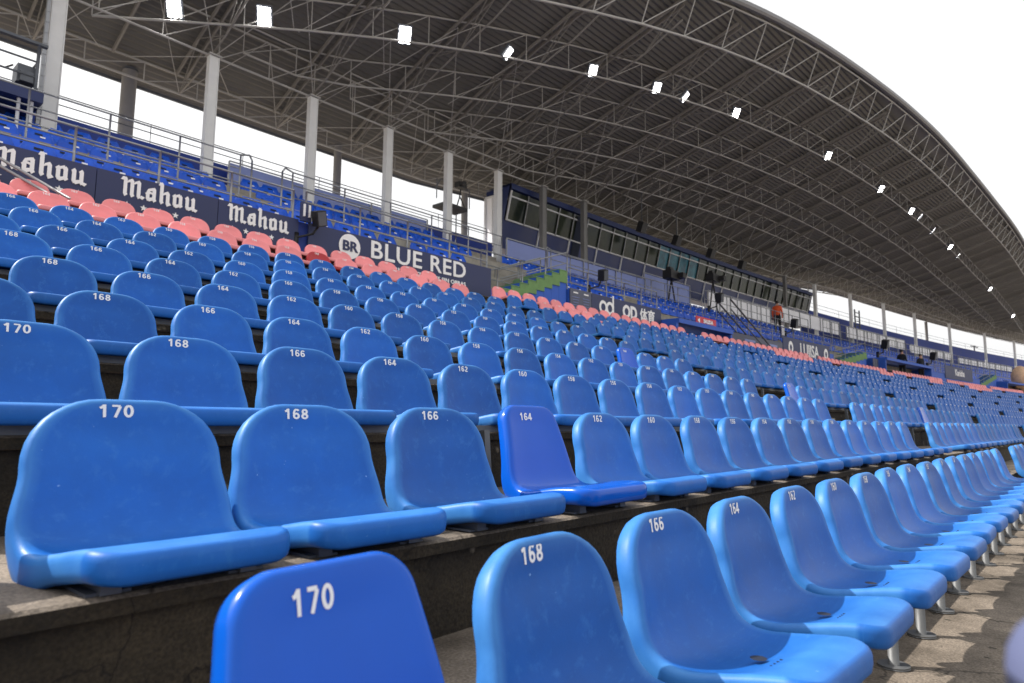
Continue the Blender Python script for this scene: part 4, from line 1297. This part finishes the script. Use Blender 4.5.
mb = MB(); mb.path([W(14.1, 13.5, 7.5), W(14.05, 13.5, 7.2), W(13.95, 13.5, 6.9)], .02, 6); mb.path([W(14.07, 13.5, 7.25), W(14.3, 13.5, 6.9)], .02, 6); pbuild('tripod', mb, 'black_plastic', t)
for (x, Y, z, lab) in ((28.6, 12.2, 6.75, 'black television camera below the teal press box panes'), (24.6, 12.0, 6.2, 'black television camera on the walkway at the lavender panel end')):
    t = rooted('television_camera', lab, 'camera', x, Y, z-.6)
    mb = MB(); mb.box(W(x, Y, z), (.75, .4, .36)); mb.box(W(x+.35, Y-.25, z), (.3, .35, .22)); mb.box(W(x-.1, Y, z+.25), (.3, .2, .14)); pbuild('body', mb, 'black_plastic', t)
    for dx in (-.35, .35):
        mb = MB(); mb.tube(W(x, Y, z-.15), W(x+dx, Y, z-1.5), .035, 6); pbuild('leg', mb, 'black_plastic', t)
t = rooted('ladder_frame', 'dark ladder frame beside the first far column', 'ladder', 49.8, 13.2, 6.5)
for dx in (0, .8):
    mb = MB(); mb.tube(W(49.6+dx, 13.2, 6.4), W(49.6+dx, 13.2, 8.0), .05, 6); pbuild('stile', mb, 'steel_dark', t)
for k in range(5):
    mb = MB(); mb.tube(W(49.6, 13.2, 6.6+.3*k), W(50.4, 13.2, 6.6+.3*k), .03, 6); pbuild('rung', mb, 'steel_dark', t)
t = rooted('antenna_mast', 'mast with dark aerials against the white sky at the right', 'antenna', 84, 15.5, 5)
mb = MB(); mb.tube(W(84, 15.5, 4), W(84, 15.5, 8.4), .06, 6); pbuild('mast', mb, 'steel_dark', t)
for z, a in ((8.3, 1.0), (7.3, 2.6), (6.7, 2.0)):
    mb = MB(); mb.bar(W(84-a, 15.5, z), W(84+a, 15.5, z), .09); pbuild('crossbar', mb, 'steel_dark', t)
for dx in (-2.3, -.9, .6, 1.8):
    mb = MB(); mb.box(W(84+dx, 15.4, 7.45), (.5, .3, .7)); pbuild('aerial', mb, 'black_plastic', t)
# tree beyond the right end
t = rooted('tree', 'dark green tree crown beyond the stand by the aerials', 'tree', 96, 24, 0)
mb = MB(); mb.tube(W(96, 24, -3), W(96, 24, 5.5), .3, 8, r2=.12)
for k in range(5):
    a = random.uniform(0, 6.28); mb.tube(W(96, 24, 3.5+.4*k), W(96, 24, 5)+Vector((math.cos(a)*1.6, math.sin(a)*1.6, 1.2)), .08, 5, r2=.03)
pbuild('trunk', mb, 'bark', t)
mb = MB()
for k in range(1600):
    a = random.uniform(0, 6.28); u = random.random()**.5*2.5; h = random.gauss(0, .9)
    c = W(96, 24, 6.0)+Vector((math.cos(a)*u, math.sin(a)*u, h*(1-u/4)+.3*math.sin(3*a)))
    n = Vector((random.gauss(0, 1), random.gauss(0, 1), random.gauss(0, 1))).normalized(); e1 = n.orthogonal().normalized(); e2 = n.cross(e1); s = random.uniform(.09, .2)
    mb.poly([c-e1*s, c+e2*s*.6, c+e1*s, c-e2*s*.6])
pbuild('crown', mb, 'foliage', t)

def person(loc, rotz, H, lab, top, bottom, arm='down', lean=0.0):
    t = link('person', None, None, loc, (0, 0, rotz)); t.empty_display_size = .1
    tag(t, lab, 'person')
    k = H/1.75
    V = [(0,0,.95),(0,.0,1.12),(0,.01,1.30),(0,.01,1.44),(0,-.01,1.53),(0,-.02,1.62),(0,-.02,1.70),
         (.09,0,.90),(.10,-.01,.50),(.10,.02,.09),(.10,-.10,.04),(-.09,0,.90),(-.10,-.01,.50),(-.10,.02,.09),(-.10,-.10,.04),
         (.17,.01,1.42),(.23,.03,1.16),(.22,-.08,.95),(.21,-.12,.86),(-.17,.01,1.42),(-.23,.03,1.16),(-.22,-.08,.95),(-.21,-.12,.86)]
    if arm == 'front':
        V[17] = (.16,-.22,1.14); V[18] = (.08,-.30,1.16); V[21] = (-.16,-.22,1.12); V[22] = (-.06,-.30,1.12)
    Ed = [(0,1),(1,2),(2,3),(3,4),(4,5),(5,6),(0,7),(7,8),(8,9),(9,10),(0,11),(11,12),(12,13),(13,14),(3,15),(15,16),(16,17),(17,18),(3,19),(19,20),(20,21),(21,22)]
    R = [.15,.14,.155,.12,.055,.085,.075,.095,.065,.045,.04,.095,.065,.045,.04,.065,.048,.038,.035,.065,.048,.038,.035]
    me = bpy.data.meshes.new('body'); me.from_pydata([(x*k, y*k, z*k) for x, y, z in V], Ed, [])
    o = bpy.data.objects.new('body', me); COL.objects.link(o)
    md = o.modifiers.new('skin', 'SKIN'); o.modifiers.new('sub', 'SUBSURF').levels = 1
    for i, sv in enumerate(me.skin_vertices[0].data):
        sv.radius = (R[i]*k*(1.15 if i < 4 else 1), R[i]*k*(.8 if i < 4 else 1)); sv.use_root = (i == 0)
    dg = bpy.context.evaluated_depsgraph_get(); me2 = bpy.data.meshes.new_from_object(o.evaluated_get(dg))
    COL.objects.unlink(o); bpy.data.objects.remove(o)
    me2.materials.clear()
    for m in (top, bottom, 'skin'): me2.materials.append(M[m])
    for p in me2.polygons:
        z = p.center.z/k; p.use_smooth = True
        p.material_index = 2 if z > 1.51 else 1 if z < 1.02 and abs(p.center.x/k) < .19 else 0
    link('body', me2, t)
    mb = MB(); mb.ball((0, .005*k, 1.685*k), (.088*k, .10*k, .085*k), 14, 8); mb.build('hair', 'hair_dark', t)
    return t
person(W(33.0, 11.15, 4.42), th(33)+rad(105), 1.72, 'person in an orange jacket standing on the upper walkway seen from behind', 'jacket_orange', 'cloth_dark')
person(W(42.6, 8.45, 2.45), th(42)+rad(80), 1.85, 'person in black clothing at the dark portal, turned sideways', 'cloth_dark', 'cloth_dark', 'front')
person(W(46.0, 8.45, 2.45), th(46)+rad(-30), 1.85, 'person in black clothing standing right of the other at the dark portal', 'cloth_dark', 'cloth_dark')
t = rooted('canvas_bundle', 'tan rounded canvas bundle at the far right edge before the dark stairwell', 'bundle', 67.5, 8.5, 2.6)
mb = MB(); mb.ball(W(69.9, 8.4, 4.1), (1.1, .7, .95), 18, 12, 0, .03); mb.ball(W(70.9, 8.5, 3.7), (1.0, .7, .8), 16, 10, 0, .03); pbuild('cover', mb, 'canvas_tan', t)
mb = MB(); mb.tube(W(70.3, 8.6, 2.5), W(70.3, 8.6, 3.4), .12, 8); pbuild('stand', mb, 'steel_dark', t)

t = rooted('rounded_post', 'pale lilac rounded post close by and out of focus in the lower right corner', 'post', -0.1725, -1.7125, -0.935)
mb = MB(); mb.tube((0, 0, 0), (0, 0, 0.80), 0.040, 24); mb.ball((0, 0, 0.80), (0.040, 0.040, 0.035), 24, 12); mb.build('shaft', 'lilac_plastic', t)
mb = MB(); mb.tube((0, 0, 0.006), (0, 0, 0.02), 0.09, 24); mb.build('base_plate', 'steel', t)

for (x, lab) in ((22.6, 'small black speaker hanging from the trusses over the first press box windows'), (25.3, 'small black speaker hanging from the trusses over the teal panes'),
                 (28.3, 'small black speaker hanging from the trusses, third along the press box'), (31.4, 'small black speaker hanging from the trusses, farthest along the press box')):
    t = rooted('hanging_speaker', lab, 'loudspeaker', x, 12.1, 7.8, 'speakers hanging under the trusses')
    mb = MB(); mb.box(W(x, 12.1, 7.85), (.34, .26, .42), tuple(Matrix.Rotation(rad(20), 3, 'X') @ a for a in ax_at(x))); pbuild('cabinet', mb, 'black_plastic', t)
    mb = MB(); mb.tube(W(x, 12.1, 8.0), W(x, 12.1, 9.3), .02, 6); pbuild('hanger', mb, 'steel_dark', t)

for (x, y, z, sz, lab) in ((1.66, -0.62, -0.598, .035, 'small crumpled white scrap on the step behind the front row'),):
    mb = MB(); mb.ball((0, 0, sz*.4), (sz, sz*.7, sz*.4), 7, 5, 0, .25)
    o = mb.build('paper_scrap', 'letter_white', None, Vector((x, y, z))); tag(o, lab, 'paper scrap')
